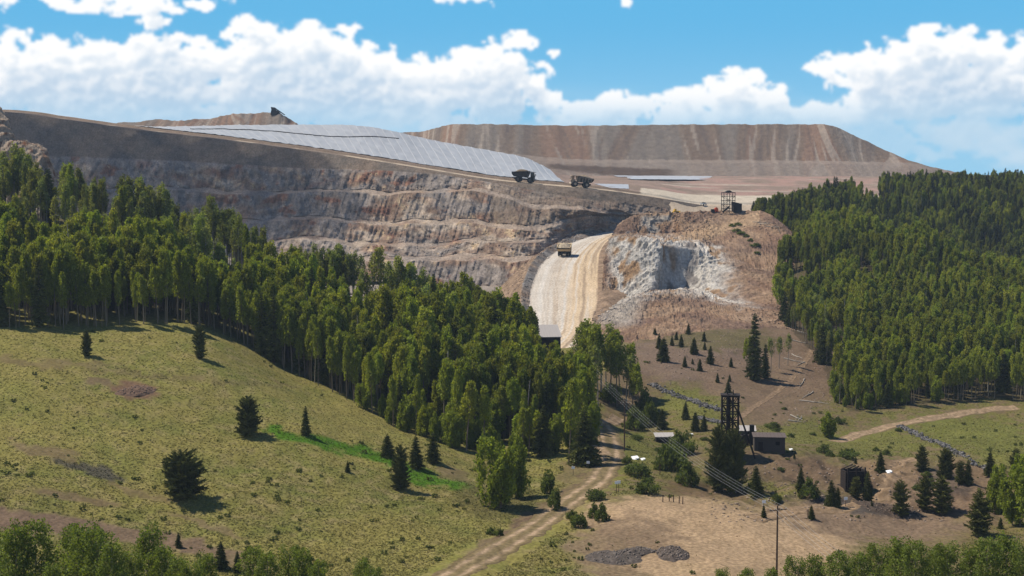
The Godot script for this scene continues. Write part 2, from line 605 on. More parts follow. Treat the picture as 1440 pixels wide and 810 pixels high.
func make_terrain() -> void:
	solve_terrain()
	# rows run from far to near, columns from left to right
	var w := 560
	var h := 520
	var pos := PackedVector3Array()
	var col := PackedColorArray()
	pos.resize(w * h)
	col.resize(w * h)
	for j in h:
		var d := exp(lerpf(T1, T0, float(j) / (h - 1)))
		for i in w:
			var x := lerpf(-0.50, 0.52, float(i) / (w - 1)) * d
			var p := Vector3(x, ground_y(x, -d), -d)
			pos[j * w + i] = p
			col[j * w + i] = near_color(p)
	structure("hillside_terrain", grid_mesh(w, h, pos, col), mats.ground, "grassy hillside and valley floor in front of the open pit", "terrain")
# ============================================================ the mine behind
var lofts := []      # grids kept so that things can be set on them

func place_loft(called: String, g: Dictionary, mat: Material, label: String, category: String) -> void:
	lofts.append(g)
	structure(called, grid_mesh(g.w, g.h, g.pos, g.col, mat == mats.rock), mat, label, category)

func on_loft(u: float, v: float, k: int) -> Vector3:
	# the vertex of loft k that shows nearest to (u, v), the closest one to the eye among equals
	var g: Dictionary = lofts[k]
	var best := 1e9
	var out := Vector3.ZERO
	for p: Vector3 in g.pos:
		var s := bearing(p)
		var e: float = s.distance_squared_to(Vector2(u, v)) + -p.z * 0.002
		if e < best:
			best = e
			out = p
	return out

const WALL_U := [-120, 0, 90, 200, 320, 440, 520, 600, 680, 740, 800, 860, 930, 990]
const RIM_V := [160, 157, 168, 183, 197, 213, 225, 238, 251, 258, 263, 269, 279, 289]
const RIM_D := [1100, 1060, 1040, 1015, 990, 965, 950, 938, 928, 922, 920, 925, 935, 955]

func less(a: Array, by: float) -> Array:
	var o := []
	for x in a:
		o.append(x - by)
	return o

func rock_tone(p: Vector3, k: float) -> Color:
	# banded, altered rock: grey-blue, cream, rust and brown run into each other
	var a := n_rock.get_noise_3d(p.x * 0.35, p.y * 0.9, p.z * 0.35)
	var b := n_mid.get_noise_3d(p.x * 0.9 + 50.0, p.y * 2.2, p.z * 0.9)
	var c := n_fine.get_noise_3d(p.x * 0.9, p.y * 0.5, p.z * 0.9)
	var col := Color(0.30, 0.205, 0.150)
	col = col.lerp(Color(0.47, 0.38, 0.30), smoothstep(0.05, 0.45, b + k))
	col = col.lerp(Color(0.30, 0.255, 0.225), smoothstep(0.15, 0.55, a + k * 0.4))
	col = col.lerp(Color(0.24, 0.125, 0.085), smoothstep(0.18, 0.45, -b + c * 0.4 - k))
	col = col.lerp(Color(0.42, 0.31, 0.20), smoothstep(0.2, 0.5, c - a * 0.5))
	return col * (1.0 + c * 0.55)

func paint_wall(p: Vector3, r: float, f: float, a: float) -> Color:
	var s := bearing(p)
	var c := n_fine.get_noise_3d(p.x, p.y, p.z)
	var loose := Color(0.225, 0.168, 0.126).lerp(Color(0.175, 0.145, 0.12), clampf(0.5 + n_mid.get_noise_3d(p.x, p.y, p.z), 0.0, 1.0))
	var col := loose
	var face := r - floorf(r)
	var ri := int(r)
	if ri >= 1 and ri <= 9 and ri % 2 == 1:
		var k := 0.02 if ri < 5 else 0.16
		var rock := rock_tone(p, k)
		col = rock
		if s.x > 690.0 and ri < 5:
			col = loose.lerp(rock, 0.3)
		var rust := smoothstep(0.25, 0.4, n_broad.get_noise_2d(p.x * 1.6, p.y * 4.0 + 700.0))
		if s.x < 480.0 and ri == 1:
			col = col.lerp(Color(0.23, 0.095, 0.065), rust * 0.4)
	elif ri >= 2:
		col = Color(0.38, 0.30, 0.24).lerp(rock_tone(p, 0.05), clampf(0.35 + n_mid.get_noise_3d(p.x * 0.8, p.y, p.z) * 1.3, 0.0, 0.9))
	return col * (1.0 + c * 0.4)

func shape_wall(p: Vector3, n: Vector3, a: float, r: float, f: float) -> Vector3:
	var fade := smoothstep(0.0, 0.4, r)
	var flat := Vector3(n.x, n.y * 0.35, n.z)
	var heave := n_mid.get_noise_2d(p.x * 0.45, r * 3.5) * 3.8 * smoothstep(0.8, 1.5, r)
	var big := n_rock.get_noise_2d(p.x * 0.5, r * 1.5) * 5.0 * smoothstep(0.6, 1.3, r)
	var sp := bearing(p)
	var notch := smoothstep(1.0, 0.3, pow((sp.x - 868.0) / 24.0, 2.0) + pow((sp.y - 304.0) / 10.0, 2.0))
	var rib := (n_streak.get_noise_2d((p.x + p.y * 0.55) * 2.2, p.y * 0.25 + r * 20.0) + 0.5 * n_streak.get_noise_2d((p.x - p.y * 0.3) * 5.0, p.y * 0.4)) * 2.4 * smoothstep(0.9, 1.2, r)
	if int(r) % 2 == 0:
		rib *= 0.12
	return Vector3(0, heave, big + rib - 4.0 * notch) + crags(p, flat, a, r, f) * fade

func make_mine() -> void:
	# --- stepped wall of the pit: rim, loose upper slope, then faces and ledges
	var v1 := [215, 218, 222, 226, 232, 238, 240, 244, 256, 266, 278, 285, 292, 300]
	var d1 := [1058, 1020, 1003, 980, 960, 946, 938, 931, 921, 914, 908, 915, 925, 945]
	var v2 := [250, 255, 260, 264, 266, 267, 268, 268, 270, 285, 292, 297, 300, 305]
	var d2 := [1050, 1010, 993, 970, 952, 940, 932, 926, 913, 896, 893, 905, 920, 940]
	var v3 := [254, 259, 264, 268, 270, 271, 272, 272, 274, 290, 297, 300, 303, 308]
	var d3 := [1036, 996, 980, 957, 939, 927, 919, 913, 901, 888, 886, 900, 917, 938]
	var v4 := [290, 296, 300, 304, 306, 308, 310, 311, 312, 314, 308, 305, 306, 310]
	var d4 := [1030, 988, 972, 949, 931, 919, 911, 905, 893, 878, 880, 897, 915, 937]
	var v5 := [296, 301, 305, 309, 311, 313, 315, 316, 317, 319, 313, 309, 309, 312]
	var d5 := [1018, 976, 960, 937, 919, 907, 899, 893, 881, 868, 873, 893, 913, 936]
	var v6 := [325, 328, 331, 334, 336, 338, 340, 340, 338, 336, 326, 316, 312, 314]
	var d6 := [1012, 970, 954, 931, 912, 900, 892, 887, 876, 864, 868, 891, 912, 935]
	var v7 := [330, 333, 336, 339, 341, 343, 345, 345, 342, 340, 331, 319, 314, 316]
	var d7 := less(d6, 10)
	var v8 := [352, 354, 356, 358, 359, 360, 361, 361, 360, 360, 345, 325, 318, 318]
	var d8 := less(d6, 15)
	var v9 := [359, 361, 363, 365, 366, 367, 368, 368, 367, 366, 350, 329, 321, 321]
	var d9 := less(d6, 27)
	var v10 := [398, 398, 398, 398, 398, 399, 400, 401, 402, 402, 400, 390, 380, 375]
	var d10 := less(d6, 35)
	var vs := [RIM_V, v1, v2, v3, v4, v5, v6, v7, v8, v9, v10]
	var ds := [RIM_D, d1, d2, d3, d4, d5, d6, d7, d8, d9, d10]
	var rows := []
	var lean := [0, 0, 6, 6, 13, 13, 19, 19, 25, 25, 32]      # the faces lean back
	for k in vs.size():
		var dd := []
		for i in WALL_U.size():
			dd.append(maxf(ds[k][i], 884.0 - 1.5 * (k - 4) if WALL_U[i] == 800 else 906.0) if k >= 4 and WALL_U[i] >= 800 else ds[k][i] - lean[k] * 0.75 * smoothstep(850.0, 780.0, WALL_U[i]))
		rows.append(row_of(WALL_U, vs[k], dd))
	place_loft("pit_terrain", loft(rows, [16, 22, 4, 24, 5, 20, 5, 18, 6, 18, 1], 620, [0.3, 0.6, 0.9, 0.3, 0.9, 0.35, 0.9, 0.35, 0.9, 0.4, 1.0], shape_wall, paint_wall), mats.rock, "stepped rock wall of the open pit below the haul ramp", "pit wall")
	make_plateau()
	make_dumps()
	make_haul_road()
	make_knoll()
	make_cliff()

# --- the ground behind the rim: haul ramp, lined slope, plain before the big dump
const PL_U := [-120, 0, 90, 200, 320, 440, 520, 600, 680, 740, 800, 860, 930, 990, 1100, 1250, 1440, 1640]
const PL_V := [160, 157, 168, 183, 197, 213, 225, 238, 251, 258, 263, 269, 279, 289, 290, 288, 288, 290]
const PL_D := [1100, 1060, 1040, 1015, 990, 965, 950, 938, 928, 922, 920, 925, 935, 955, 985, 1000, 1000, 1000]
const TOP_V := [175, 172, 174, 179, 177, 176, 179, 196, 211, 223, 249, 251, 252, 252, 252, 254, 262, 266]
const TOP_D := [1180, 1160, 1150, 1130, 1110, 1090, 1085, 1080, 1070, 1060, 1050, 1150, 1230, 1250, 1250, 1250, 1250, 1250]
var ramp_rows := []

func paint_plain(p: Vector3, r: float, f: float, a: float) -> Color:
	var s := bearing(p)
	var c := n_fine.get_noise_3d(p.x, p.y, p.z)
	var m := n_mid.get_noise_3d(p.x * 0.6, p.y, p.z * 0.6)
	var col := Color(0.235, 0.175, 0.135).lerp(Color(0.30, 0.215, 0.175), clampf(0.5 + m, 0.0, 1.0))
	if r < 1.0:
		col = Color(0.46, 0.37, 0.275).lerp(Color(0.21, 0.16, 0.125), smoothstep(-0.1, 0.25, n_mid.get_noise_2d(p.x * 0.8, 40.0) + (0.4 if s.x < 480.0 else -0.4)))
	elif r < 2.6:
		col = Color(0.20, 0.148, 0.110)
		if s.x > 900.0:
			col = Color(0.50, 0.43, 0.34)
	elif s.x > 900.0 and r < 3.25:
		col = Color(0.50, 0.43, 0.34)
	elif s.x > 930.0:
		col = col.lerp(Color(0.33, 0.215, 0.175), smoothstep(0.0, 0.3, m + 0.1))
		col = col.lerp(Color(0.40, 0.34, 0.275), smoothstep(0.25, 0.5, n_streak.get_noise_2d(p.x * 0.2, p.z * 0.5)) * 0.8)
	if r > 3.6:
		col = col.lerp(Color(0.105, 0.075, 0.058), wedge(s, c))
	return col * 1.25 * (1.0 + c * 0.3)

func shape_soft(p: Vector3, _n: Vector3, a: float, _r: float, _f: float) -> Vector3:
	return Vector3(0, (n_mid.get_noise_2d(p.x, p.z) * 0.8 + n_fine.get_noise_2d(p.x, p.z) * 0.35) * a, 0)

func make_plateau() -> void:
	var rim := row_of(PL_U, PL_V, PL_D)
	var r0 := []; var r1 := []; var r2 := []; var r3 := []
	for i in rim.size():
		var p: Vector3 = rim[i]
		r0.append(p + Vector3(0, 0.0, -0.3))
		r1.append(p + Vector3(0, 0.9, -17.0))
		r2.append(p + Vector3(0, 2.4, -20.0))
		r3.append(p + Vector3(0, 2.6, -26.0))
	var top := row_of(PL_U, TOP_V, TOP_D)
	var far := []
	for i in PL_U.size():
		var t: Vector3 = top[i]
		var u: float = PL_U[i]
		var dy := (t.y - EYE) if u < 650.0 else lerpf(t.y - EYE, 8.0, smoothstep(650.0, 800.0, u))
		far.append(Vector3((u - 720.0) / FL * 1440.0, EYE + dy, -1440.0))
	var beyond := []
	for i in PL_U.size():
		var q: Vector3 = far[i]
		beyond.append(Vector3(q.x * 1.4, q.y - 30.0, -2100.0))
	ramp_rows = [r0, r1, r2, r3, top]
	var rows := [beyond, far, top, r3, r2, r1, r0]
	var skirt := []
	for i in r0.size():
		skirt.append(r0[i] + (Vector3(0, -6, 3) if PL_U[i] < 960 else Vector3(0, -30, 110)))
	rows.append(skirt)
	var paint := func(p: Vector3, r: float, f: float, a: float) -> Color: return paint_plain(p, 6.0 - r, f, a)
	place_loft("mine_terrain", loft(rows, [4, 60, 60, 3, 3, 6, 2, 1], 420, [1.0, 1.0, 0.5, 0.35, 0.3, 0.12, 0.12, 0.1], shape_soft, paint), mats.gravel, "bare mine ground with a haul ramp along the pit rim", "ground")

# --- dumps
func paint_dump(p: Vector3, r: float, f: float, a: float) -> Color:
	# tipped rock runs down the slope in tongues of brown, rust, grey and tan
	var lean := n_broad.get_noise_2d(p.x * 0.5, 5.0)
	var x := p.x + (p.y - 150.0) * lean * 1.6
	var s := n_streak.get_noise_2d(x * 0.32, p.y * 0.04)
	var s2 := n_streak.get_noise_2d(x * 1.5 + 400.0, p.y * 0.10)
	var c := n_fine.get_noise_3d(p.x, p.y, p.z)
	var wide := n_broad.get_noise_2d(p.x * 0.6 + 333.0, p.y * 0.2)
	var col := Color(0.190, 0.138, 0.102)
	col = col.lerp(Color(0.195, 0.162, 0.135), smoothstep(-0.1, 0.3, s))
	col = col.lerp(Color(0.235, 0.145, 0.102), smoothstep(0.1, 0.45, -s + s2 * 0.4 + wide * 0.5) * 0.7)
	col = col.lerp(Color(0.33, 0.275, 0.225), smoothstep(0.24, 0.40, s2 + wide * 0.15) * 0.7)
	col = col.lerp(Color(0.145, 0.11, 0.09), smoothstep(0.2, 0.5, -s2) * 0.8)
	if int(r) == 2 or int(r) == 3:
		col = Color(0.245, 0.20, 0.168).lerp(col, 0.3)
	var q := bearing(p)
	if q.x < 980.0 and q.y > 229.0:
		col = col.lerp(Color(0.105, 0.075, 0.058), wedge(q, c))
	return col * 1.25 * (1.0 + c * 0.25)

func wedge(q: Vector2, c: float) -> float:
	# a bank of dark tipped earth above the end of the liner
	var du := q.x - 768.0
	return smoothstep(0.0, 3.0, q.y - 229.0 - du * 0.045 + c * 2.0) * smoothstep(0.0, 3.0, 238.0 + du * 0.115 - q.y + c * 3.0) * smoothstep(764.0, 776.0, q.x) * smoothstep(965.0, 930.0, q.x)

func shape_dump(p: Vector3, n: Vector3, a: float, _r: float, _f: float) -> Vector3:
	return n * a * (n_streak.get_noise_2d(p.x * 1.1, p.y * 0.1) * 1.6 + n_fine.get_noise_3d(p.x, p.y, p.z) * 0.4 + n_crag.get_noise_3d(p.x, p.y * 0.3, p.z) * 0.5)

func make_dumps() -> void:
	var us := [540, 575, 598, 614, 636, 700, 800, 900, 1000, 1080, 1140, 1165, 1184, 1215, 1250, 1285, 1335, 1420]
	var cv := [187, 186, 184, 180, 175, 175, 176.5, 176, 175, 175, 175, 176, 182, 197, 213, 228, 240, 258]
	var cd := [1620, 1600, 1580, 1550, 1510, 1500, 1500, 1500, 1500, 1500, 1500, 1490, 1485, 1480, 1470, 1460, 1450, 1440]
	var tv := [196, 198, 202, 206, 210, 214, 224, 225, 225.5, 226, 226.5, 227, 227.5, 228, 228.5, 230, 241, 260]
	var td := [1560, 1540, 1520, 1490, 1452, 1447, 1444, 1444, 1444, 1444, 1442, 1440, 1440, 1440, 1440, 1440, 1440, 1435]
	var bv := [205, 206, 210, 214, 218, 222, 228, 228.5, 229, 229.5, 230, 230.5, 231, 232, 233, 235, 243, 262]
	var bd := less(td, 18)
	var lv := [212, 215, 220, 224, 229, 235, 247, 248, 249, 250, 251, 252, 252, 253, 254, 256, 260, 268]
	var ld := less(td, 52)
	var crest := row_of(us, cv, cd)
	var back := []
	var mid := []
	for i in us.size():
		var p: Vector3 = crest[i]
		back.append(Vector3(p.x * 1.12, p.y - 16.0, p.z - 320.0))
		mid.append(Vector3(p.x * 1.02, p.y - 0.6, p.z - 60.0))
	var rows := [back, mid, crest, row_of(us, tv, td), row_of(us, bv, bd), row_of(us, lv, ld)]
	var paint := func(p: Vector3, r: float, f: float, a: float) -> Color: return paint_dump(p, r - 1.0, f, a)
	place_loft("waste_rock_hill", loft(rows, [4, 4, 46, 6, 26, 1], 560, [0.3, 0.4, 0.55, 0.65, 0.5, 0.6], shape_dump, paint), mats.gravel, "long flat-topped waste rock dump on the skyline", "hill")
	# the smaller dump on the left skyline
	us = [120, 142, 168, 200, 222, 243, 262, 290, 318, 334, 350, 372, 392, 402, 412, 424]
	cv = [181, 177, 173, 171.5, 168, 170, 169, 167, 162.5, 159.5, 159.5, 159, 159, 163, 170, 179]
	var lv2 := []
	var cd2 := []
	var ld2 := []
	for i in us.size():
		cd2.append(1400.0 + 8.0 * sin(i * 1.9))
		lv2.append(186.0)
		ld2.append(1362.0)
	crest = row_of(us, cv, cd2)
	back = []
	for p in crest:
		back.append(Vector3(p.x * 1.05, p.y - 8.0, p.z - 120.0))
	place_loft("spoil_hill", loft([back, crest, row_of(us, lv2, ld2)], [6, 26, 1], 240, [0.3, 0.9, 0.9], shape_dump, func(p: Vector3, r: float, f: float, a: float) -> Color: return paint_dump(p * 1.4, 1.0, f, a)), mats.gravel, "small uneven spoil heap on the skyline above the lined slope", "hill")

# --- haul road out of the pit
const HAUL := [  # left edge u, right edge u, v, depth
	[690, 760, 520, 500], [722, 800, 492, 530], [746, 825, 466, 565], [747, 834, 440, 602], [747, 838, 413, 648], [754, 838, 390, 705], [763, 839, 372, 755], [781, 841, 356, 800], [803, 848, 343, 842], [828, 859, 334, 872], [856, 873, 326, 902], [888, 905, 319, 930], [925, 940, 311, 952], [975, 985, 297, 975]]

func paint_haul(p: Vector3, r: float, f: float, a: float) -> Color:
	var c := n_fine.get_noise_3d(p.x, p.y, p.z)
	if r < 2.0 or r > 5.0:
		var g := Color(0.21, 0.195, 0.185).lerp(Color(0.26, 0.19, 0.14), clampf(0.4 + n_mid.get_noise_3d(p.x, p.y, p.z) * 1.2, 0.0, 1.0))
		if r < 1.0 or r > 5.0:
			g = Color(0.30, 0.21, 0.145)
		return g * (1.0 + c * 0.6 + n_grit.get_noise_3d(p.x, p.y, p.z) * 0.5)
	var x := (r - 2.0) / 3.0
	var wob := n_mid.get_noise_2d(p.z * 0.6, 3.0) * 0.03
	var track := n_streak.get_noise_2d((x + wob) * 190.0, p.z * 0.03)
	var col := Color(0.60, 0.54, 0.47).lerp(Color(0.64, 0.49, 0.33), smoothstep(0.3, 0.75, x + track * 0.25))
	col = col.lerp(Color(0.36, 0.27, 0.19), smoothstep(0.05, 0.4, track) * (0.3 + 0.6 * smoothstep(0.3, 0.55, x)))
	col = col.lerp(Color(0.66, 0.62, 0.57), smoothstep(0.1, 0.4, -track) * 0.5)
	return col * 1.12 * (1.0 + c * 0.12 + n_mid.get_noise_2d(p.x * 2.0, p.z) * 0.12)

func make_haul_road() -> void:
	var l0 := []; var l1 := []; var l2 := []; var le := []; var ca := []; var cb := []; var re := []; var r1 := []; var r2 := []
	for h in HAUL:
		var a := P(h[0], h[2], h[3])
		var b := P(h[1], h[2], h[3])
		b.z += 6.0
		var s: float = h[3] / FL
		l0.append(a + Vector3(-95.0 * s, -28.0, 4.0))
		l1.append(a + Vector3(-40.0 * s, -6.0, 0.0))
		l2.append(a + Vector3(-13.0 * s, 1.5, -1.0))
		le.append(a + Vector3(-1.0 * s, 0.0, 0.0))
		ca.append(a.lerp(b, 0.33) + Vector3(0, 0.25, 0))
		cb.append(a.lerp(b, 0.66) + Vector3(0, 0.25, 0))
		re.append(b)
		r1.append(b + Vector3(5.0, 0.8, 1.0))
		r2.append(b + Vector3(14.0, -1.5, 2.0))
	# rows across the road, stations along it: stations must run left to right as seen from above the rows
	var rows := [l0, l1, l2, le, ca, cb, re, r1, r2]
	for k in rows.size():
		rows[k].reverse()
	var paint := func(p: Vector3, r: float, f: float, a: float) -> Color: return paint_haul(p, r - 1.0, f, a)
	place_loft("haul_road", loft(rows, [14, 14, 8, 16, 16, 16, 6, 6, 1], 420, [2.2, 2.0, 1.1, 0.05, 0.12, 0.12, 0.08, 0.8, 1.2], func(p: Vector3, n: Vector3, a: float, r: float, f: float) -> Vector3: return Vector3(0, a * (n_crag.get_noise_3d(p.x, p.y, p.z) * 0.8 + n_fine.get_noise_3d(p.x * 1.5, p.y, p.z * 1.5) * 0.7), 0), paint), mats.gravel, "pale unpaved haul road climbing out of the pit past the cliff", "road")

# --- knoll with the quarried cliff beside the haul road
func paint_knoll(p: Vector3, r: float, f: float, a: float) -> Color:
	var s := bearing(p)
	var c := n_fine.get_noise_3d(p.x, p.y, p.z)
	var m := n_mid.get_noise_3d(p.x * 1.2, p.y * 1.2, p.z * 1.2)
	var g := n_grit.get_noise_3d(p.x * 0.7, p.y * 0.7, p.z * 0.7)
	var rubble := Color(0.275, 0.17, 0.108).lerp(Color(0.34, 0.235, 0.16), clampf(0.5 + m * 1.4, 0.0, 1.0)).lerp(Color(0.20, 0.13, 0.10), clampf(-m * 1.5 + c * 0.6, 0.0, 1.0))
	var col := rubble.lerp(Color(0.19, 0.125, 0.095), smoothstep(0.05, 0.35, n_broad.get_noise_3d(p.x * 2.2, p.y * 3.0, p.z * 2.2)) * 0.75)
	# the path over the top
	var path := absf((s.y - 333.0) + (s.x - 985.0) * 0.33 + c * 6.0)
	if s.x > 930.0 and s.x < 1068.0:
		col = col.lerp(Color(0.42, 0.29, 0.185), smoothstep(12.0, 5.0, path))
	# quarried face: pale grey and cream with rusty seams
	var inx := smoothstep(848.0, 866.0, s.x + m * 14.0) * smoothstep(1052.0, 998.0, s.x - (s.y - 390.0) * 0.35 + m * 34.0)
	var iny := smoothstep(330.0, 342.0, s.y + c * 10.0 - maxf(0.0, s.x - 930.0) * 0.16) * smoothstep(428.0, 408.0, s.y + m * 16.0 - maxf(0.0, s.x - 985.0) * 0.3 - maxf(0.0, 905.0 - s.x) * 0.35)
	var pale := Color(0.60, 0.555, 0.50).lerp(Color(0.49, 0.465, 0.435), clampf(0.5 + m * 1.6, 0.0, 1.0))
	var seam := n_streak.get_noise_3d(p.x * 1.6, p.y * 0.35, p.z * 1.2)
	pale = pale.lerp(Color(0.36, 0.235, 0.14), smoothstep(0.16, 0.42, seam))
	pale = pale.lerp(Color(0.24, 0.215, 0.20), smoothstep(0.2, 0.45, -seam))
	col = col.lerp(pale, inx * iny)
	# upper broken band
	var up := smoothstep(896.0, 906.0, s.x) * smoothstep(962.0, 944.0, s.x) * smoothstep(302.0, 308.0, s.y) * smoothstep(333.0, 326.0, s.y)
	col = col.lerp(Color(0.36, 0.32, 0.28).lerp(Color(0.33, 0.17, 0.08), smoothstep(938.0, 954.0, s.x)), up * smoothstep(-0.25, 0.1, seam))
	# bleached wash by the road
	var wash := smoothstep(46.0, 10.0, absf(s.x - 872.0 + (s.y - 440.0) * 0.3)) * smoothstep(412.0, 432.0, s.y) * smoothstep(470.0, 452.0, s.y)
	col = col.lerp(Color(0.43, 0.40, 0.36), wash * 0.7)
	return col * (1.0 + c * 0.26 + g * 0.14)

func shape_knoll(p: Vector3, n: Vector3, a: float, r: float, f: float) -> Vector3:
	var q := bearing(p)
	var k := a
	if r > 2.9 and r < 4.1:
		# blasted face: flat in the middle, ribbed at the sides
		k *= lerpf(1.0, 0.42, smoothstep(922.0, 934.0, q.x) * smoothstep(992.0, 976.0, q.x))
	k *= lerpf(1.0, 0.5, smoothstep(990.0, 1020.0, q.x))
	var s := crags(p, n, k * 0.42, r, f)
	s += n * n_crag.get_noise_3d(p.x * 1.7, p.y * 0.2, p.z * 1.7) * k * 1.4
	s += n * n_grit.get_noise_3d(p.x, p.y, p.z) * 0.25 * minf(k, 0.8)
	return s

func make_knoll() -> void:
	var rows := []
	#   back of the top, crest, bench under the broken band, edge and foot of the quarried face, crest and toe of the tip, under the valley ground
	rows.append(row_of([872, 880, 890, 905, 930, 935, 960, 985, 1000, 1030, 1070, 1100, 1125], [314, 311, 309, 307, 306, 306, 305, 304, 304, 304, 306, 316, 330], [800, 805, 810, 812, 815, 815, 820, 820, 820, 815, 810, 805, 800]))
	rows.append(row_of([868, 876, 890, 905, 930, 936, 960, 985, 1000, 1035, 1074, 1096, 1118], [322, 314, 305, 302, 300, 300, 300, 299, 298, 297, 299, 312, 334], [735, 735, 735, 737, 740, 740, 742, 744, 745, 745, 738, 730, 715]))
	rows.append(row_of([862, 870, 886, 904, 930, 938, 962, 986, 1002, 1040, 1082, 1104, 1124], [334, 332, 331, 331, 330, 330, 328, 328, 329, 331, 334, 344, 362], [722, 722, 722, 724, 727, 727, 726, 720, 715, 710, 702, 690, 675]))
	rows.append(row_of([856, 864, 872, 900, 928, 933, 958, 985, 1003, 1045, 1080, 1100, 1123], [345, 340, 337, 339, 345, 346, 349, 354, 364, 374, 384, 394, 408], [695, 688, 682, 671, 661, 665, 668, 670, 667, 660, 655, 645, 625]))
	rows.append(row_of([843, 856, 872, 893, 917, 921, 942, 964, 985, 1032, 1075, 1098, 1120], [428, 424, 420, 417, 413, 412, 411, 410, 411, 424, 430, 436, 446], [640, 646, 650, 645, 640, 651, 657, 656, 643, 615, 600, 594, 588]))
	rows.append(row_of([834, 846, 862, 884, 908, 918, 940, 965, 988, 1040, 1078, 1096, 1116], [452, 448, 440, 430, 419, 417, 414, 413, 416, 435, 444, 450, 460], [586, 588, 592, 596, 604, 606, 612, 614, 606, 576, 570, 566, 560]))
	rows.append(row_of([822, 836, 850, 870, 890, 900, 930, 960, 990, 1050, 1080, 1098, 1118], [484, 481, 478, 474, 470, 469, 466, 467, 469, 474, 476, 477, 480], [542, 538, 534, 531, 528, 528, 524, 522, 522, 524, 528, 531, 534]))
	rows.append(row_of([812, 828, 842, 864, 886, 898, 930, 960, 990, 1050, 1080, 1098, 1118], [518, 518, 516, 514, 512, 512, 512, 512, 512, 514, 516, 517, 520], [500, 500, 500, 500, 500, 500, 500, 500, 500, 500, 502, 505, 510]))
	place_loft("rocky_knoll_terrain", loft(rows, [8, 26, 16, 64, 12, 34, 14, 1], 520, [0.5, 0.8, 1.0, 1.3, 1.0, 1.3, 0.8, 0.5], shape_knoll, paint_knoll), mats.rock, "rubble covered knoll with a pale quarried cliff beside the haul road", "hill")

# --- a small cumulus above the frame; its shade lies on the western wall of the pit, as in the photograph
func make_cloud() -> void:
	var st := SurfaceTool.new()
	st.begin(Mesh.PRIMITIVE_TRIANGLES)
	var mid := Vector3(-640, 762, -1120)
	var r := RandomNumberGenerator.new()
	r.seed = 88
	for e in [[-860, -1172, 62], [-800, -1150, 64], [-742, -1140, 60], [-690, -1120, 58], [-640, -1106, 54], [-596, -1096, 46], [-560, -1088, 34], [-720, -1100, 40], [-800, -1118, 44]]:
		var c := Vector3(e[0], 762.0 + r.randf_range(-6, 10), e[1]) - mid
		var rows := 16
		var cols := 24
		var g := []
		for j in rows + 1:
			var line := []
			for i in cols:
				var th := PI * j / rows
				var ph := TAU * i / cols
				var d := Vector3(sin(th) * cos(ph), cos(th), sin(th) * sin(ph))
				var q := c + d * float(e[2])
				var k := 1.0 + 0.28 * n_rock.get_noise_3d(q.x * 0.5, q.y * 0.5, q.z * 0.5) + 0.18 * n_mid.get_noise_3d(q.x, q.y, q.z)
				line.append(c + Vector3(d.x, d.y * (0.75 if d.y > 0.0 else 0.25), d.z) * float(e[2]) * k)
			g.append(line)
		for j in rows:
			for i in cols:
				var i2 := (i + 1) % cols
				tri(st, g[j][i], g[j][i2], g[j + 1][i2])
				tri(st, g[j][i], g[j + 1][i2], g[j + 1][i])
	var cm := mat_plain(Color(0.95, 0.95, 0.95, 0.34), 1.0)
	cm.transparency = BaseMaterial3D.TRANSPARENCY_ALPHA      # thin vapour lets part of the sunlight through
	var o := obj("cloud", done(st), cm)
	o.position = mid
	tag(o, "small white cumulus drifting high above the western wall of the pit", "cloud")

# --- the rusty crag at the left edge
func make_cliff() -> void:
	var rows := []
	rows.append(row_of([-140, -60, -25, 0, 10, 22, 45, 60, 74], [120, 128, 140, 158, 176, 205, 210, 218, 232], [700, 700, 698, 696, 694, 690, 690, 688, 686]))
	rows.append(row_of([-140, -60, -25, -2, 8, 20, 44, 62, 70], [118, 126, 138, 152, 168, 199, 203, 212, 238], [672, 670, 668, 664, 662, 660, 660, 658, 658]))
	rows.append(row_of([-140, -60, -25, -2, 12, 24, 44, 64, 72], [190, 192, 194, 196, 200, 206, 208, 222, 250], [664, 660, 656, 652, 650, 648, 648, 648, 650]))
	rows.append(row_of([-140, -60, -25, -2, 12, 28, 46, 66, 78], [310, 310, 308, 306, 305, 304, 304, 304, 305], [640, 638, 634, 630, 626, 624, 624, 626, 632]))
	var paint := func(p: Vector3, r: float, f: float, a: float) -> Color:
		var c := n_fine.get_noise_3d(p.x * 1.4, p.y * 1.4, p.z)
		var k := n_crag.get_noise_3d(p.x * 0.8, p.y * 0.8, p.z)
		var col := Color(0.30, 0.175, 0.10).lerp(Color(0.38, 0.30, 0.23), smoothstep(0.0, 0.5, k + r * 0.12)).lerp(Color(0.22, 0.10, 0.055), smoothstep(0.1, 0.4, -c))
		return col * (1.0 + c * 0.35)
	place_loft("crag_terrain", loft(rows, [6, 26, 40, 1], 150, [0.6, 1.0, 1.3, 1.0], shape_knoll, paint), mats.rock, "rust coloured rock crag rising above the trees at the far left", "cliff")
# ============================================================ dirt tracks
var track_cells := {}

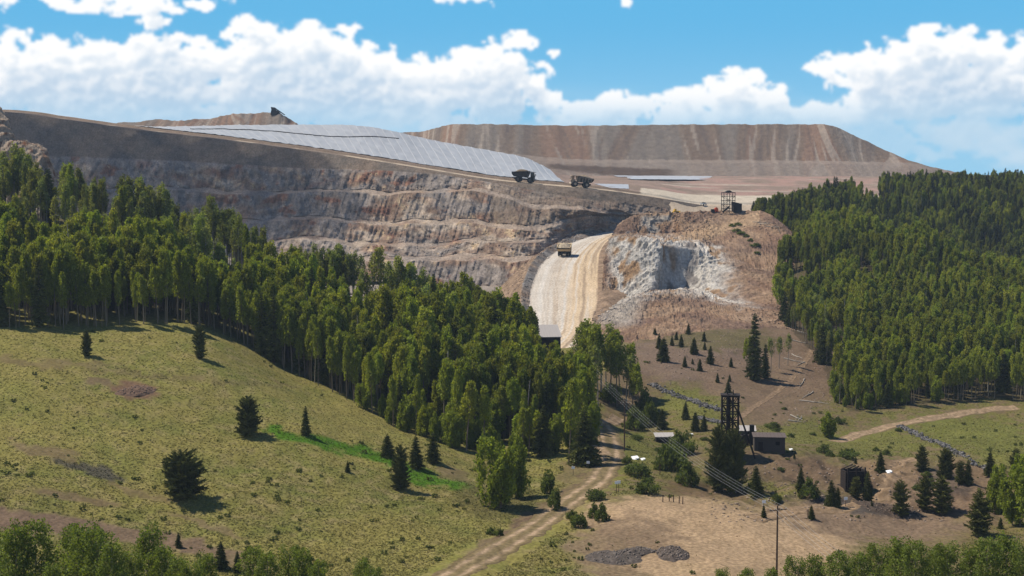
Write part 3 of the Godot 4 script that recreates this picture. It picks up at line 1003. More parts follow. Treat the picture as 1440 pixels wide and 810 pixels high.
func ribbon(called: String, pts: Array, width: float, inner: Color, rut: Color, edge: Color, label: String, lift := 0.07) -> void:
	# a worn track that follows the ground: ruts pressed in, a crown between, ragged verges
	var line := []
	for p in pts:
		line.append(on_ground(p[0], p[1]))
	var dense := []
	for i in line.size() - 1:
		var n := maxi(2, int(line[i].distance_to(line[i + 1]) / 0.8))
		for k in n:
			dense.append(crom(line[maxi(i - 1, 0)], line[i], line[i + 1], line[mini(i + 2, line.size() - 1)], float(k) / n))
	dense.append(line[-1])
	var w := 25
	var h := dense.size()
	var pos := PackedVector3Array()
	var col := PackedColorArray()
	# rows run from far to near so that the faces look up
	var flip: bool = dense[0].z > dense[-1].z
	if flip:
		dense.reverse()
	for j in h:
		var t: Vector3 = dense[mini(j + 1, h - 1)] - dense[maxi(j - 1, 0)]
		var side := Vector3(-t.z, 0, t.x).normalized() * -1.0
		if side.dot(Vector3(t.z, 0, -t.x)) < 0.0:
			side = -side
		for i in w:
			var s := (float(i) / (w - 1) - 0.5) * 2.0
			var wob := n_fine.get_noise_2d(dense[j].x * 1.3 + (50.0 if s > 0.0 else 0.0), dense[j].z * 1.3)
			var p: Vector3 = dense[j] + side * s * width * 0.5 * (1.0 + wob * 0.35 * absf(s))
			var rutd := exp(-pow((absf(s) - 0.42) / 0.17, 2.0))
			var y := ground_y(p.x, p.z)
			var a := absf(s)
			p.y = y + (lift - rutd * 0.045 if a < 0.86 else lerpf(lift, -0.12, (a - 0.86) / 0.14))
			pos.append(p)
			var c := inner.lerp(rut, clampf(rutd * (0.9 + wob), 0.0, 1.0)).lerp(edge, smoothstep(0.62, 0.98, a + wob * 0.35))
			var g := n_grit.get_noise_2d(p.x * 1.2, p.z * 1.2)
			col.append(c * (1.0 + g * 0.22 + wob * 0.18))
	for q in dense:
		var k := int(ceil(width * 0.5 + 0.3))
		for a in range(-k, k + 1):
			for b in range(-k, k + 1):
				track_cells[Vector2i(int(floor(q.x)) + a, int(floor(q.z)) + b)] = true
	structure(called, grid_mesh(w, h, pos, col), mats.gravel, label, "track")

func make_roads() -> void:
	ribbon("dirt_road", [[590, 836], [640, 808], [690, 780], [730, 754], [770, 727], [800, 705], [830, 685], [848, 664], [857, 645], [857, 625], [852, 607], [846, 594]], 7.4, Color(0.21, 0.16, 0.082), Color(0.44, 0.315, 0.205), Color(0.19, 0.14, 0.075), "two-rut dirt road curving down the valley below the wood")
	ribbon("spur_track", [[852, 640], [838, 625], [832, 606], [846, 592], [870, 587]], 4.4, Color(0.33, 0.235, 0.15), Color(0.38, 0.275, 0.18), Color(0.2, 0.145, 0.08), "dirt spur leaving the valley road at the trees", 0.12)
	ribbon("side_track", [[1172, 621], [1215, 609], [1262, 597], [1305, 589], [1345, 583], [1385, 577], [1430, 573]], 5.2, Color(0.33, 0.235, 0.15), Color(0.40, 0.285, 0.18), Color(0.19, 0.14, 0.08), "tan dirt track climbing along the foot of the hillside wood")
	ribbon("pad_track", [[1060, 731], [1100, 722], [1150, 716], [1195, 711], [1226, 704], [1245, 690], [1252, 672], [1262, 655], [1290, 645]], 4.6, Color(0.30, 0.205, 0.125), Color(0.35, 0.245, 0.155), Color(0.2, 0.14, 0.085), "tan dirt track between the bare pad and the ore bin")
	ribbon("trail", [[1035, 592], [1060, 572], [1088, 554], [1112, 534], [1130, 512], [1142, 492]], 2.4, Color(0.26, 0.18, 0.115), Color(0.29, 0.20, 0.13), Color(0.19, 0.13, 0.08), "narrow trail up the slope behind the headframe")

# ============================================================ built things
func ramp_point(u: float, back: float) -> Vector3:
	# on the haul ramp along the pit rim; back 0..1 from its outer to its inner edge
	var f := 0.0
	for i in PL_U.size() - 1:
		if u <= PL_U[i + 1]:
			f = (i + (u - PL_U[i]) / float(PL_U[i + 1] - PL_U[i])) / (PL_U.size() - 1)
			break
	return along(ramp_rows[0], f).lerp(along(ramp_rows[1], f), back)

func slope_point(u: float, t: float) -> Vector3:
	var f := 0.0
	for i in PL_U.size() - 1:
		if u <= PL_U[i + 1]:
			f = (i + (u - PL_U[i]) / float(PL_U[i + 1] - PL_U[i])) / (PL_U.size() - 1)
			break
	return along(ramp_rows[3], f).lerp(along(ramp_rows[4], f), t)

func make_liner() -> void:
	var base := slope_point(480, 0.5)
	var t := thing("slope_liner", "pale grey geomembrane laid in strips over the slope behind the pit rim", "liner", base)
	var u := 196.0
	var n := 0
	while u < 792.0:
		var wdt := 12.5
		var pos := PackedVector3Array()
		var col := PackedColorArray()
		var tone := rng.randf_range(0.97, 1.03)
		for j in 15:
			var k := 1.0 - j / 14.0
			for i in 5:
				var uu := u + wdt * 0.985 * i / 4.0 - 22.0 * k
				var p := slope_point(minf(uu, 798.0), k * 0.985 + 0.008)
				p += shape_soft(p, Vector3.UP, 0.42, 0, 0) + Vector3(0, 0.55 + n_fine.get_noise_2d(p.x * 0.9, p.z * 0.9) * 0.5, 0)
				pos.append(p - base)
				var g := n_fine.get_noise_2d(p.x * 0.5 + 70.0, p.z * 0.5)
				col.append(Color(0.30, 0.308, 0.325) * tone * (1.0 + g * 0.14))
		obj("panel", grid_mesh(5, 15, pos, col), mats.liner, t)
		var st := st_new()
		var line := []
		var rad := []
		for j in 15:
			var k := 1.0 - j / 14.0
			var p := slope_point(minf(u - 22.0 * k, 798.0), k * 0.985 + 0.008)
			p += shape_soft(p, Vector3.UP, 0.42, 0, 0) + Vector3(0, 0.62 + n_fine.get_noise_2d(p.x * 0.9, p.z * 0.9) * 0.5, 0)
			line.append(p - base)
			rad.append(0.2)
		tube(st, line, rad, 4, false)
		obj("seam", done(st), mats.seam, t)
		u += wdt
		n += 1
	# a black pipe snakes over the liner
	var pl := []
	var rr := []
	for k in 60:
		var f := k / 59.0
		var uu := lerpf(262.0, 560.0, f)
		var p := slope_point(uu, 0.45 + 0.22 * f + 0.1 * sin(f * 7.0))
		p += shape_soft(p, Vector3.UP, 0.42, 0, 0) + Vector3(0, 0.95, 0)
		pl.append(p - base)
		rr.append(0.34)
	var st2 := st_new()
	tube(st2, pl, rr, 6)
	var pipe := obj("pipe", done(st2), mats.tyre)
	pipe.position = base
	tag(pipe, "black pipe snaking across the pale slope liner", "pipe")
	# separate sheets at the foot of the big dump
	for q in [["pond_liner", [[880, 247.5], [1006, 247], [992, 253], [884, 252.5]], "long flat pale liner sheet at the foot of the big dump"], ["liner_sheet", [[836, 259], [884, 260], [884, 266], [858, 264.5]], "small pale liner sheet beside the loaded haul truck"], ["liner_scrap", [[862, 244], [890, 246], [888, 249], [868, 248.5]], "scrap of pale liner at the left end of the long flat sheet"]]:
		var c := []
		for x in q[1]:
			c.append(on_loft(x[0], x[1], 1) + Vector3(0, 0.35, 0))
		var mid: Vector3 = (c[0] + c[2]) * 0.5
		var pos := PackedVector3Array()
		var col := PackedColorArray()
		for j in 9:
			for i in 25:
				var a: Vector3 = c[0].lerp(c[1], i / 24.0)
				var b: Vector3 = c[3].lerp(c[2], i / 24.0)
				var p: Vector3 = a.lerp(b, j / 8.0)
				p.y += n_fine.get_noise_2d(p.x, p.z) * 0.15
				pos.append(p - mid)
				col.append(Color(0.33, 0.345, 0.375) * (1.0 + n_fine.get_noise_2d(p.x + 50.0, p.z) * 0.12))
		var o := obj(q[0], grid_mesh(25, 9, pos, col), mats.liner)
		o.position = mid
		tag(o, q[2], "liner")

# --- haul trucks: forward is +x
func truck(label: String, at: Vector3, heading: Vector3, paint: Color, heap_c: Color, loaded: bool, size := 1.0) -> void:
	var t := thing("haul_truck", label, "truck", at)
	var fwd := heading.normalized()
	var side := fwd.cross(Vector3.UP).normalized()
	t.basis = Basis(fwd, side.cross(fwd).normalized(), side).scaled(Vector3.ONE * size)
	var body_m := mat_plain(paint.linear_to_srgb(), 0.75)
	var dark: Material = mats.black_steel
	var st := st_new()
	box(st, Vector3(0, 1.9, 0), Vector3(11.0, 0.9, 1.9))
	box(st, Vector3(-2.6, 1.9, 0), Vector3(1.2, 1.2, 4.6))
	box(st, Vector3(3.9, 1.9, 0), Vector3(1.0, 1.0, 5.0))
	obj("chassis", done(st), dark, t)
	# bed: wedge floor, sides, headboard and the canopy over the cab
	st = st_new()
	var prof := [Vector2(-6.4, 4.3), Vector2(-5.2, 3.1), Vector2(2.0, 2.9), Vector2(3.0, 5.9), Vector2(6.1, 6.35), Vector2(6.1, 6.6), Vector2(2.7, 6.5), Vector2(-6.6, 5.2)]
	var hw := 3.7
	for s in [-1.0, 1.0]:
		var lip := [Vector3(-6.4, 4.3, hw * s), Vector3(-5.2, 3.1, hw * s * 0.86), Vector3(2.0, 2.9, hw * s * 0.86), Vector3(3.0, 5.9, hw * s), Vector3(2.7, 6.5, hw * s), Vector3(-6.6, 5.2, hw * s)]
		for k in range(1, lip.size() - 1):
			tri(st, lip[0], lip[k], lip[k + 1])
			tri(st, lip[0], lip[k + 1], lip[k])
		for k in 5:
			var x := -5.0 + k * 1.7
			bar(st, Vector3(x, 3.2, (hw * 0.88 + 0.08) * s), Vector3(x - 0.2, 5.3 + k * 0.25, (hw + 0.10) * s), 0.3)
		bar(st, Vector3(-6.6, 5.25, hw * s), Vector3(2.7, 6.5, hw * s), 0.34)
	for e in [[0, 1], [1, 2], [2, 3]]:
		var a: Vector2 = prof[e[0]]
		var b: Vector2 = prof[e[1]]
		quad(st, Vector3(a.x, a.y, -hw), Vector3(a.x, a.y, hw), Vector3(b.x, b.y, hw), Vector3(b.x, b.y, -hw))
		quad(st, Vector3(a.x, a.y - 0.15, -hw), Vector3(b.x, b.y - 0.15, -hw), Vector3(b.x, b.y - 0.15, hw), Vector3(a.x, a.y - 0.15, hw))
	box(st, Vector3(4.5, 6.25, 0), Vector3(3.4, 0.25, hw * 2.0))
	var bed := obj("dump_bed", done(st), body_m, t)
	if loaded:
		var pos := PackedVector3Array()
		var col := PackedColorArray()
		for j in 13:
			for i in 13:
				var x := lerpf(-6.0, 2.6, i / 12.0)
				var z := lerpf(-3.4, 3.4, j / 12.0)
				var e := (1.0 - pow(absf(z) / 3.5, 2.0)) * (1.0 - pow(absf(x + 1.4) / 4.6, 2.0))
				pos.append(Vector3(x, 4.9 + (x + 6.0) * 0.10 + e * 1.9 + n_fine.get_noise_2d(x * 7.0, z * 7.0) * 0.4, z))
				col.append(heap_c * (1.0 + n_fine.get_noise_2d(x * 9.0, z * 9.0 + 20.0) * 0.5))
		obj("rock_heap", grid_mesh(13, 13, pos, col), mats.gravel, bed)
	# front end
	st = st_new()
	box(st, Vector3(4.9, 3.3, -0.6), Vector3(2.2, 2.0, 2.4))
	box(st, Vector3(5.6, 4.1, 0), Vector3(1.5, 0.25, 6.6))
	box(st, Vector3(6.2, 2.0, 0), Vector3(0.6, 1.0, 5.6))
	obj("hood", done(st), body_m, t)
	st = st_new()
	box(st, Vector3(6.03, 3.2, -0.6), Vector3(0.1, 1.6, 2.0))
	obj("grille", done(st), dark, t)
	st = st_new()
	box(st, Vector3(5.0, 5.15, 2.1), Vector3(1.9, 1.8, 2.0))
	var cab := obj("cab", done(st), body_m, t)
	st = st_new()
	box(st, Vector3(5.97, 5.3, 2.1), Vector3(0.06, 1.0, 1.7))
	box(st, Vector3(5.0, 5.3, 3.12), Vector3(1.5, 1.0, 0.06))
	obj("window", done(st), mats.glass, cab)
	st = st_new()
	for s in [-1.0, 1.0]:
		for k in 5:
			bar(st, Vector3(6.3, 4.2, 3.2 * s * k / 4.0), Vector3(6.3, 5.2, 3.2 * s * k / 4.0), 0.07)
	bar(st, Vector3(6.3, 5.2, -3.2), Vector3(6.3, 5.2, 3.2), 0.08)
	bar(st, Vector3(6.35, 1.4, 2.6), Vector3(6.1, 4.1, 1.5), 0.12)
	obj("railing", done(st), body_m, t)
	for s in [-1.0, 1.0]:
		st = st_new()
		box(st, Vector3(6.52, 2.2, 2.2 * s), Vector3(0.08, 0.4, 0.7))
		obj("headlight", done(st), mats.white, t)
	for e in [[4.0, 2.85], [4.0, -2.85], [-2.7, 2.95], [-2.7, 1.55], [-2.7, -1.55], [-2.7, -2.95]]:
		st = st_new()
		tube(st, [Vector3(e[0], 1.65, e[1] - 0.55), Vector3(e[0], 1.65, e[1] - 0.42), Vector3(e[0], 1.65, e[1] + 0.42), Vector3(e[0], 1.65, e[1] + 0.55)], [1.4, 1.65, 1.65, 1.4], 20)
		var wh := obj("wheel", done(st), mats.tyre, t)
		st = st_new()
		tube(st, [Vector3(e[0], 1.65, e[1] - 0.58), Vector3(e[0], 1.65, e[1] + 0.58)], [0.75, 0.75], 14)
		obj("rim", done(st), body_m, wh)

func pickup(called: String, label: String, at: Vector3, turn: float, paint: Color) -> void:
	var t := thing(called, label, "vehicle", at, turn)
	var m := mat_plain(paint, 0.5)
	var st := st_new()
	box(st, Vector3(0, 0.95, 0), Vector3(5.4, 0.7, 1.95))
	box(st, Vector3(-1.6, 1.45, 0.92), Vector3(2.0, 0.4, 0.1))
	box(st, Vector3(-1.6, 1.45, -0.92), Vector3(2.0, 0.4, 0.1))
	obj("body", done(st), m, t)
	st = st_new()
	hexa(st, [Vector3(-0.6, 1.3, -0.9), Vector3(1.6, 1.3, -0.9), Vector3(-0.4, 2.1, -0.75), Vector3(0.9, 2.1, -0.75), Vector3(-0.6, 1.3, 0.9), Vector3(1.6, 1.3, 0.9), Vector3(-0.4, 2.1, 0.75), Vector3(0.9, 2.1, 0.75)])
	obj("cab", done(st), mats.glass, t)
	for e in [[1.7, 0.9], [1.7, -0.9], [-1.7, 0.9], [-1.7, -0.9]]:
		st = st_new()
		tube(st, [Vector3(e[0], 0.45, e[1] - 0.14), Vector3(e[0], 0.45, e[1] + 0.14)], [0.45, 0.45], 12)
		obj("wheel", done(st), mats.tyre, t)

# --- headframes
func lattice(t: Node3D, w: float, dpt: float, h: float, cols: int, levels: int, beam: float, mat: Material) -> void:
	for s in [-0.5, 0.5]:
		for c in cols:
			var x := lerpf(-w / 2, w / 2, float(c) / (cols - 1))
			var st := st_new()
			bar(st, Vector3(x, -0.5, dpt * s), Vector3(x, h, dpt * s), beam)
			obj("post", done(st), mat, t)
	for l in levels:
		var y := h * (l + 1.0) / levels
		for s in [-0.5, 0.5]:
			var st := st_new()
			bar(st, Vector3(-w / 2 - 0.15, y - 0.1, dpt * s * 1.06), Vector3(w / 2 + 0.15, y - 0.1, dpt * s * 1.06), beam * 0.8)
			obj("crossbeam", done(st), mat, t)
			st = st_new()
			bar(st, Vector3(w * s * 1.06, y - 0.35, -dpt / 2), Vector3(w * s * 1.06, y - 0.35, dpt / 2), beam * 0.8)
			obj("side_beam", done(st), mat, t)
		if l:
			var y0 := h * l / levels
			for s in [-0.5, 0.5]:
				for c in cols - 1:
					var xa := lerpf(-w / 2, w / 2, float(c) / (cols - 1))
					var xb := lerpf(-w / 2, w / 2, float(c + 1) / (cols - 1))
					var st := st_new()
					if (l + c) % 2:
						var sw := xa; xa = xb; xb = sw
					bar(st, Vector3(xa, y0, dpt * s * 0.94), Vector3(xb, y, dpt * s * 0.94), beam * 0.5)
					obj("brace", done(st), mat, t)

func gable(t: Node3D, c: Vector3, s: Vector3, pitch: float, wall: Material, roofm: Material) -> void:
	# shed with boarded walls and a single-slope roof
	var st := st_new()
	var h := s * 0.5
	hexa(st, [c + Vector3(-h.x, -h.y - 0.6, -h.z), c + Vector3(h.x, -h.y - 0.6, -h.z), c + Vector3(-h.x, h.y + pitch, -h.z), c + Vector3(h.x, h.y + pitch, -h.z), c + Vector3(-h.x, -h.y - 0.6, h.z), c + Vector3(h.x, -h.y - 0.6, h.z), c + Vector3(-h.x, h.y, h.z), c + Vector3(h.x, h.y, h.z)])
	obj("wall", done(st), wall, t)
	var n := int(s.x / 0.6)
	st = st_new()
	for k in n:
		var x := c.x - h.x + (k + 0.5) * s.x / n
		box(st, Vector3(x, c.y - 0.05, c.z + h.z + 0.02), Vector3(0.07, s.y, 0.06))
	obj("batten", done(st), wall, t)
	st = st_new()
	var o := 0.35
	hexa(st, [c + Vector3(-h.x - o, h.y + pitch + 0.12, -h.z - o), c + Vector3(h.x + o, h.y + pitch + 0.12, -h.z - o), c + Vector3(-h.x - o, h.y + pitch + 0.27, -h.z - o), c + Vector3(h.x + o, h.y + pitch + 0.27, -h.z - o), c + Vector3(-h.x - o, h.y + 0.0, h.z + o), c + Vector3(h.x + o, h.y + 0.0, h.z + o), c + Vector3(-h.x - o, h.y + 0.15, h.z + o), c + Vector3(h.x + o, h.y + 0.15, h.z + o)])
	var roof := obj("roof", done(st), roofm, t)
	st = st_new()
	for k in int(s.x / 0.9):
		var x := c.x - h.x + (k + 0.5) * 0.9
		bar(st, Vector3(x, c.y + h.y + pitch + 0.3, c.z - h.z - o), Vector3(x, c.y + h.y + 0.18, c.z + h.z + o), 0.06)
	obj("rib", done(st), roofm, roof)

func make_structures() -> void:
	mats.glass = mat_plain(Color8(38, 44, 50), 0.15)
	make_liner()
	# trucks
	var a := ramp_point(736, 0.45)
	truck("dark haul truck crossing on the ramp in front of the pale liner", a + Vector3(0, 0.1, 0), ramp_point(752, 0.45) - ramp_point(720, 0.45), Color(0.06, 0.05, 0.042), Color(0.2, 0.15, 0.1), true, 1.18)
	a = ramp_point(818, 0.45)
	truck("haul truck heaped with tan rock on the ramp behind the dark one", a + Vector3(0, 0.1, 0), ramp_point(800, 0.45) - ramp_point(834, 0.45), Color(0.36, 0.285, 0.21), Color(0.40, 0.31, 0.22), true, 1.15)
	var h0 := P(770, 364, 778)
	var h1 := P(815, 344, 842)
	a = on_loft(794, 360, 4)
	truck("dusty yellow haul truck climbing the pale haul road", a + Vector3(0, 0.15, 0), Vector3(0.12, 0.06, -1.0), Color(0.46, 0.35, 0.20), Color(0.5, 0.41, 0.30), true)
	a = on_loft(988, 294, 1)
	pickup("pickup_truck", "pale pickup truck on the far haul road behind the knoll", a + Vector3(0, 0.1, 0), 0.9, Color8(200, 200, 196))
	# the mine headframe in the valley
	var p := on_ground(1026, 640)
	var t := thing("headframe", "tall dark timber headframe behind the pair of big spruces", "headframe", p, -0.12)
	lattice(t, 3.9, 3.2, 14.6, 4, 7, 0.36, mats.timber)
	var st := st_new()
	bar(st, Vector3(2.1, 10.6, 0.6), Vector3(6.0, -0.4, 1.6), 0.4)
	obj("back_leg", done(st), mats.timber, t)
	st = st_new()
	bar(st, Vector3(2.1, 10.6, -1.2), Vector3(6.0, -0.4, -2.0), 0.4)
	obj("back_leg", done(st), mats.timber, t)
	st = st_new()
	bar(st, Vector3(2.0, 5.4, 0.8), Vector3(4.4, 5.0, 1.2), 0.24)
	obj("strut", done(st), mats.timber, t)
	st = st_new()
	box(st, Vector3(-0.4, 7.0, 0), Vector3(1.0, 14.0, 1.9))
	obj("shaft_lining", done(st), mats.timber, t)
	st = st_new()
	box(st, Vector3(0, 14.75, 0), Vector3(4.6, 0.22, 3.8))
	obj("deck", done(st), mats.timber, t)
	for s in [-0.7, 0.7]:
		st = st_new()
		tube(st, [Vector3(s - 0.1, 15.3, 0), Vector3(s + 0.1, 15.3, 0)], [0.7, 0.7], 16)
		obj("sheave_wheel", done(st), mats.black_steel, t)
	# shed beside it
	p = on_ground(1082, 634)
	t = thing("mine_shed", "grey boarded mine shed right of the timber headframe", "shed", p, -0.10)
	gable(t, Vector3(0.0, 1.75, -1.6), Vector3(7.4, 3.3, 4.6), 0.15, mats.grey_board, mats.rust_roof)
	st = st_new()
	box(st, Vector3(1.9, 2.0, 0.72), Vector3(1.0, 0.9, 0.08))
	obj("window", done(st), mats.tyre, t)
	st = st_new()
	box(st, Vector3(-2.2, 1.2, 0.73), Vector3(1.1, 2.2, 0.08))
	obj("door", done(st), mats.timber, t)
	p = on_ground(1057, 626)
	t = thing("ore_chute", "narrow black ore chute standing between the headframe and the shed", "chute", p, -0.1)
	st = st_new()
	box(st, Vector3(0, 2.4, 0), Vector3(1.15, 5.6, 1.3))
	obj("shaft", done(st), mats.black_steel, t)
	st = st_new()
	bar(st, Vector3(-0.6, 3.6, 0.4), Vector3(-4.2, 0.2, 0.9), 0.5)
	obj("trough", done(st), mats.timber, t)
	st = st_new()
	box(st, Vector3(-2.0, 1.2, -1.2), Vector3(2.6, 2.4, 1.8))
	obj("bin", done(st), mats.grey_board, t)
	p = on_ground(1051, 622)
	t = thing("annex", "low annex with a pale tin roof tucked behind the chute", "annex", p, -0.1)
	gable(t, Vector3(0, 1.5, -2.2), Vector3(4.0, 2.6, 3.0), 0.7, mats.grey_board, mats.tin)
	# tin lean-to under the power line
	p = on_ground(934, 622)
	t = thing("lean_to", "tin roofed lean-to in the gully below the power line", "lean-to", p, 0.05)
	gable(t, Vector3(0, 0.9, 0), Vector3(4.6, 1.4, 2.4), 0.5, mats.timber, mats.tin)
	# plank shed at the end of the haul road
	p = on_ground(772, 500)
	t = thing("plank_shed", "dark plank shed with a pale tin roof at the top of the power line", "shed", p, 0.15)
	gable(t, Vector3(-0.5, 3.4, 0), Vector3(7.6, 6.4, 7.5), 3.2, mats.timber, mats.tin)
	# timber ore bin on the bank
	p = on_ground(1200, 690)
	t = thing("ore_bin", "dark timber ore bin on the bank between two spruces", "ore bin", p, 0.12)
	st = st_new()
	for k in 9:
		for s in [-1.0, 1.0]:
			box(st, Vector3(0, 0.3 + k * 0.5, 1.5 * s), Vector3(4.7, 0.46, 0.25))
			box(st, Vector3(2.25 * s, 0.3 + k * 0.5, 0), Vector3(0.25, 0.46, 2.7))
	obj("crib_wall", done(st), mats.timber, t)
	for s in [-1.0, 0.0, 1.0]:
		st = st_new()
		bar(st, Vector3(1.9 * s, -0.4, 1.75), Vector3(1.9 * s, 5.4, 1.75), 0.28)
		obj("post", done(st), mats.timber, t)
	for k in 4:
		st = st_new()
		bar(st, Vector3(-2.4 + k * 1.0, 4.6, -0.8 + 0.3 * k), Vector3(-0.6 + k * 0.9, 5.9 - 0.3 * k, 0.9 - 0.5 * k), 0.22)
		obj("loose_beam", done(st), mats.timber, t)
	# steel headframe on the knoll
	p = on_loft(1024, 299, 5)
	t = thing("steel_headframe", "black lattice headframe on top of the rocky knoll", "headframe", p, 0.1)
	lattice(t, 6.0, 5.0, 10.6, 3, 5, 0.26, mats.black_steel)
	st = st_new()
	hexa(st, [Vector3(-2.0, 10.6, -2.0), Vector3(2.0, 10.6, -2.0), Vector3(-0.3, 11.6, -1.6), Vector3(0.5, 11.6, -1.6), Vector3(-2.0, 10.6, 2.0), Vector3(2.0, 10.6, 2.0), Vector3(-0.3, 11.6, 1.6), Vector3(0.5, 11.6, 1.6)])
	obj("cap", done(st), mats.black_steel, t)
	st = st_new()
	box(st, Vector3(4.6, 2.3, 0), Vector3(4.4, 4.8, 4.4))
	obj("bin", done(st), mats.black_steel, t)
	st = st_new()
	bar(st, Vector3(1.8, 5.2, 0), Vector3(5.6, 4.4, 0), 1.1)
	obj("chute", done(st), mats.black_steel, t)
	st = st_new()
	bar(st, Vector3(-3.6, 0.2, 2.6), Vector3(0.0, 3.2, 2.6), 0.9, 0.3)
	obj("ramp", done(st), mats.black_steel, t)
	# orange machine beside it
	p = on_loft(1005, 299, 5)
	t = thing("orange_compressor", "small orange machine left of the black lattice headframe", "machine", p, 0.2)
	var om := mat_plain(Color8(196, 78, 40), 0.6)
	st = st_new()
	box(st, Vector3(0.8, 1.2, 0), Vector3(1.8, 2.0, 1.6))
	box(st, Vector3(0.9, 2.4, 0), Vector3(0.9, 0.5, 0.9))
	obj("housing", done(st), om, t)
	st = st_new()
	box(st, Vector3(-1.1, 1.0, 0), Vector3(1.6, 1.5, 1.5))
	obj("engine", done(st), mats.black_steel, t)
	for s in [-1.0, 1.0]:
		st = st_new()
		tube(st, [Vector3(s * 0.9, 0.35, -0.9), Vector3(s * 0.9, 0.35, 0.9)], [0.4, 0.4], 12)
		obj("wheel", done(st), mats.tyre, t)
	# yellow machine
	p = on_loft(950, 300, 5)
	t = thing("yellow_dozer", "tiny yellow machine at the back edge of the knoll", "machine", p, 0.4)
	var ym := mat_plain(Color8(200, 160, 60), 0.6)
	st = st_new()
	box(st, Vector3(0, 1.0, 0), Vector3(3.0, 0.9, 1.6))
	box(st, Vector3(-0.4, 1.9, 0), Vector3(1.2, 1.1, 1.3))
	obj("body", done(st), ym, t)
	for s in [-1.0, 1.0]:
		st = st_new()
		box(st, Vector3(0, 0.45, s * 1.0), Vector3(3.2, 0.8, 0.5))
		obj("track", done(st), mats.tyre, t)
	st = st_new()
	box(st, Vector3(2.0, 0.7, 0), Vector3(0.25, 1.2, 3.0))
	obj("blade", done(st), ym, t)
	# stacker on the left skyline
	p = on_loft(388, 160, 3)
	t = thing("conveyor_stacker", "dark stacker rising from the spoil heap on the left skyline", "stacker", p + Vector3(0, -0.5, 0), 0.0)
	st = st_new()
	hexa(st, [Vector3(-4.5, -1, -3), Vector3(6.0, -1, -3), Vector3(-4.0, 3.4, -2.5), Vector3(2.4, 3.4, -2.5), Vector3(-4.5, -1, 3), Vector3(6.0, -1, 3), Vector3(-4.0, 3.4, 2.5), Vector3(2.4, 3.4, 2.5)])
	obj("base", done(st), mats.black_steel, t)
	st = st_new()
	hexa(st, [Vector3(-3.8, 3.2, -1.6), Vector3(0.8, 3.2, -1.6), Vector3(-4.4, 6.8, -1.4), Vector3(-0.4, 6.2, -1.4), Vector3(-3.8, 3.2, 1.6), Vector3(0.8, 3.2, 1.6), Vector3(-4.4, 6.8, 1.4), Vector3(-0.4, 6.2, 1.4)])
	obj("tower", done(st), mats.black_steel, t)
	st = st_new()
	bar(st, Vector3(-0.5, 5.6, 0), Vector3(9.0, -1.0, 0), 0.9, 1.8)
	obj("conveyor", done(st), mats.black_steel, t)
	make_power_line()

# --- poles and wires
func pole(label: String, u: float, v_foot: float, hgt: float, arm: float, turn: float) -> Dictionary:
	var p := on_ground(u, v_foot)
	var t := thing("utility_pole", label, "utility pole", p, turn)
	var st := st_new()
	tube(st, [Vector3(0, -1.2, 0), Vector3(0, hgt, 0)], [0.19, 0.12], 10)
	obj("shaft", done(st), mats.pole, t)
	var tips := []
	st = st_new()
	box(st, Vector3(0, hgt - 0.7, 0.17), Vector3(arm, 0.16, 0.12))
	obj("crossarm", done(st), mats.pole, t)
	for k in 4:
		var x: float = arm * [-0.46, -0.17, 0.17, 0.46][k]
		st = st_new()
		tube(st, [Vector3(x, hgt - 0.62, 0.17), Vector3(x, hgt - 0.35, 0.17)], [0.07, 0.05], 8)
		obj("insulator", done(st), mats.tin, t)
		tips.append(t.transform * Vector3(x, hgt - 0.34, 0.17))
	return {"tips": tips, "foot": p}

func wire(a: Vector3, b: Vector3, sag: float, label: String) -> void:
	var pts := []
	var rad := []
	for k in 25:
		var f := k / 24.0
		pts.append(a.lerp(b, f) - a - Vector3(0, sag * 4.0 * f * (1.0 - f), 0))
		rad.append(0.016)
	var st := st_new()
	tube(st, pts, rad, 4, false)
	var o := obj("power_wire", done(st), mats.wire)
	o.position = a
	tag(o, label, "wire", "wires of the power line")

func make_power_line() -> void:
	var p1 := pole("wooden utility pole rising from the nearest aspens on the tan pad", 1092, 816, 12.6, 3.2, 0.35)
	var p2 := pole("tall wooden utility pole beside the dirt road bend", 878, 634, 12.4, 2.6, 0.3)
	var p3 := pole("weathered utility pole among the roadside aspens", 833, 556, 8.5, 2.4, 0.3)
	var p4 := pole("utility pole just below the plank shed", 806, 524, 9.5, 2.4, 0.3)
	var far := on_ground(786, 498) + Vector3(0, 5.5, 0)
	var end := P(1560, 1010, 120)
	for k in 4:
		var nth: String = ["first", "second", "third", "last"][k]
		wire(p2.tips[k], p1.tips[k], 1.9, "pale wire from the tall pole to the pad pole, %s of four" % nth)
		wire(p4.tips[k], p2.tips[k], 1.2, "pale wire from the tall pole to the shed pole, %s of four" % nth)
		if k < 2:
			wire(far + Vector3(k * 0.8, 0, 0), p4.tips[k], 0.5, "short wire from the plank shed to its pole, %s of two" % nth)
		wire(p1.tips[k], end + Vector3(k * 0.9, 0, 0), 2.5, "wire leaving the pad pole towards the lower right, %s of four" % nth)

# ============================================================ stones, logs and small things
func scatter_stones(called: String, sites: Array, s0: float, s1: float, tone: Color, vary: float, label: String) -> void:
	var pl := []
	var ti := []
	for p in sites:
		var s := lerpf(s0, s1, pow(rng.randf(), 2.0))
		pl.append(Transform3D(Basis(rdir(rng), rng.randf() * TAU).scaled(Vector3(s, s * rng.randf_range(0.6, 1.0), s * rng.randf_range(0.7, 1.2))), p))
		ti.append(tone * rng.randf_range(1.0 - vary, 1.0 + vary))
	var o := mass(numbered(called), self, stone(31), pl, ti)
	tag(o, label, "stones", "", "stuff")

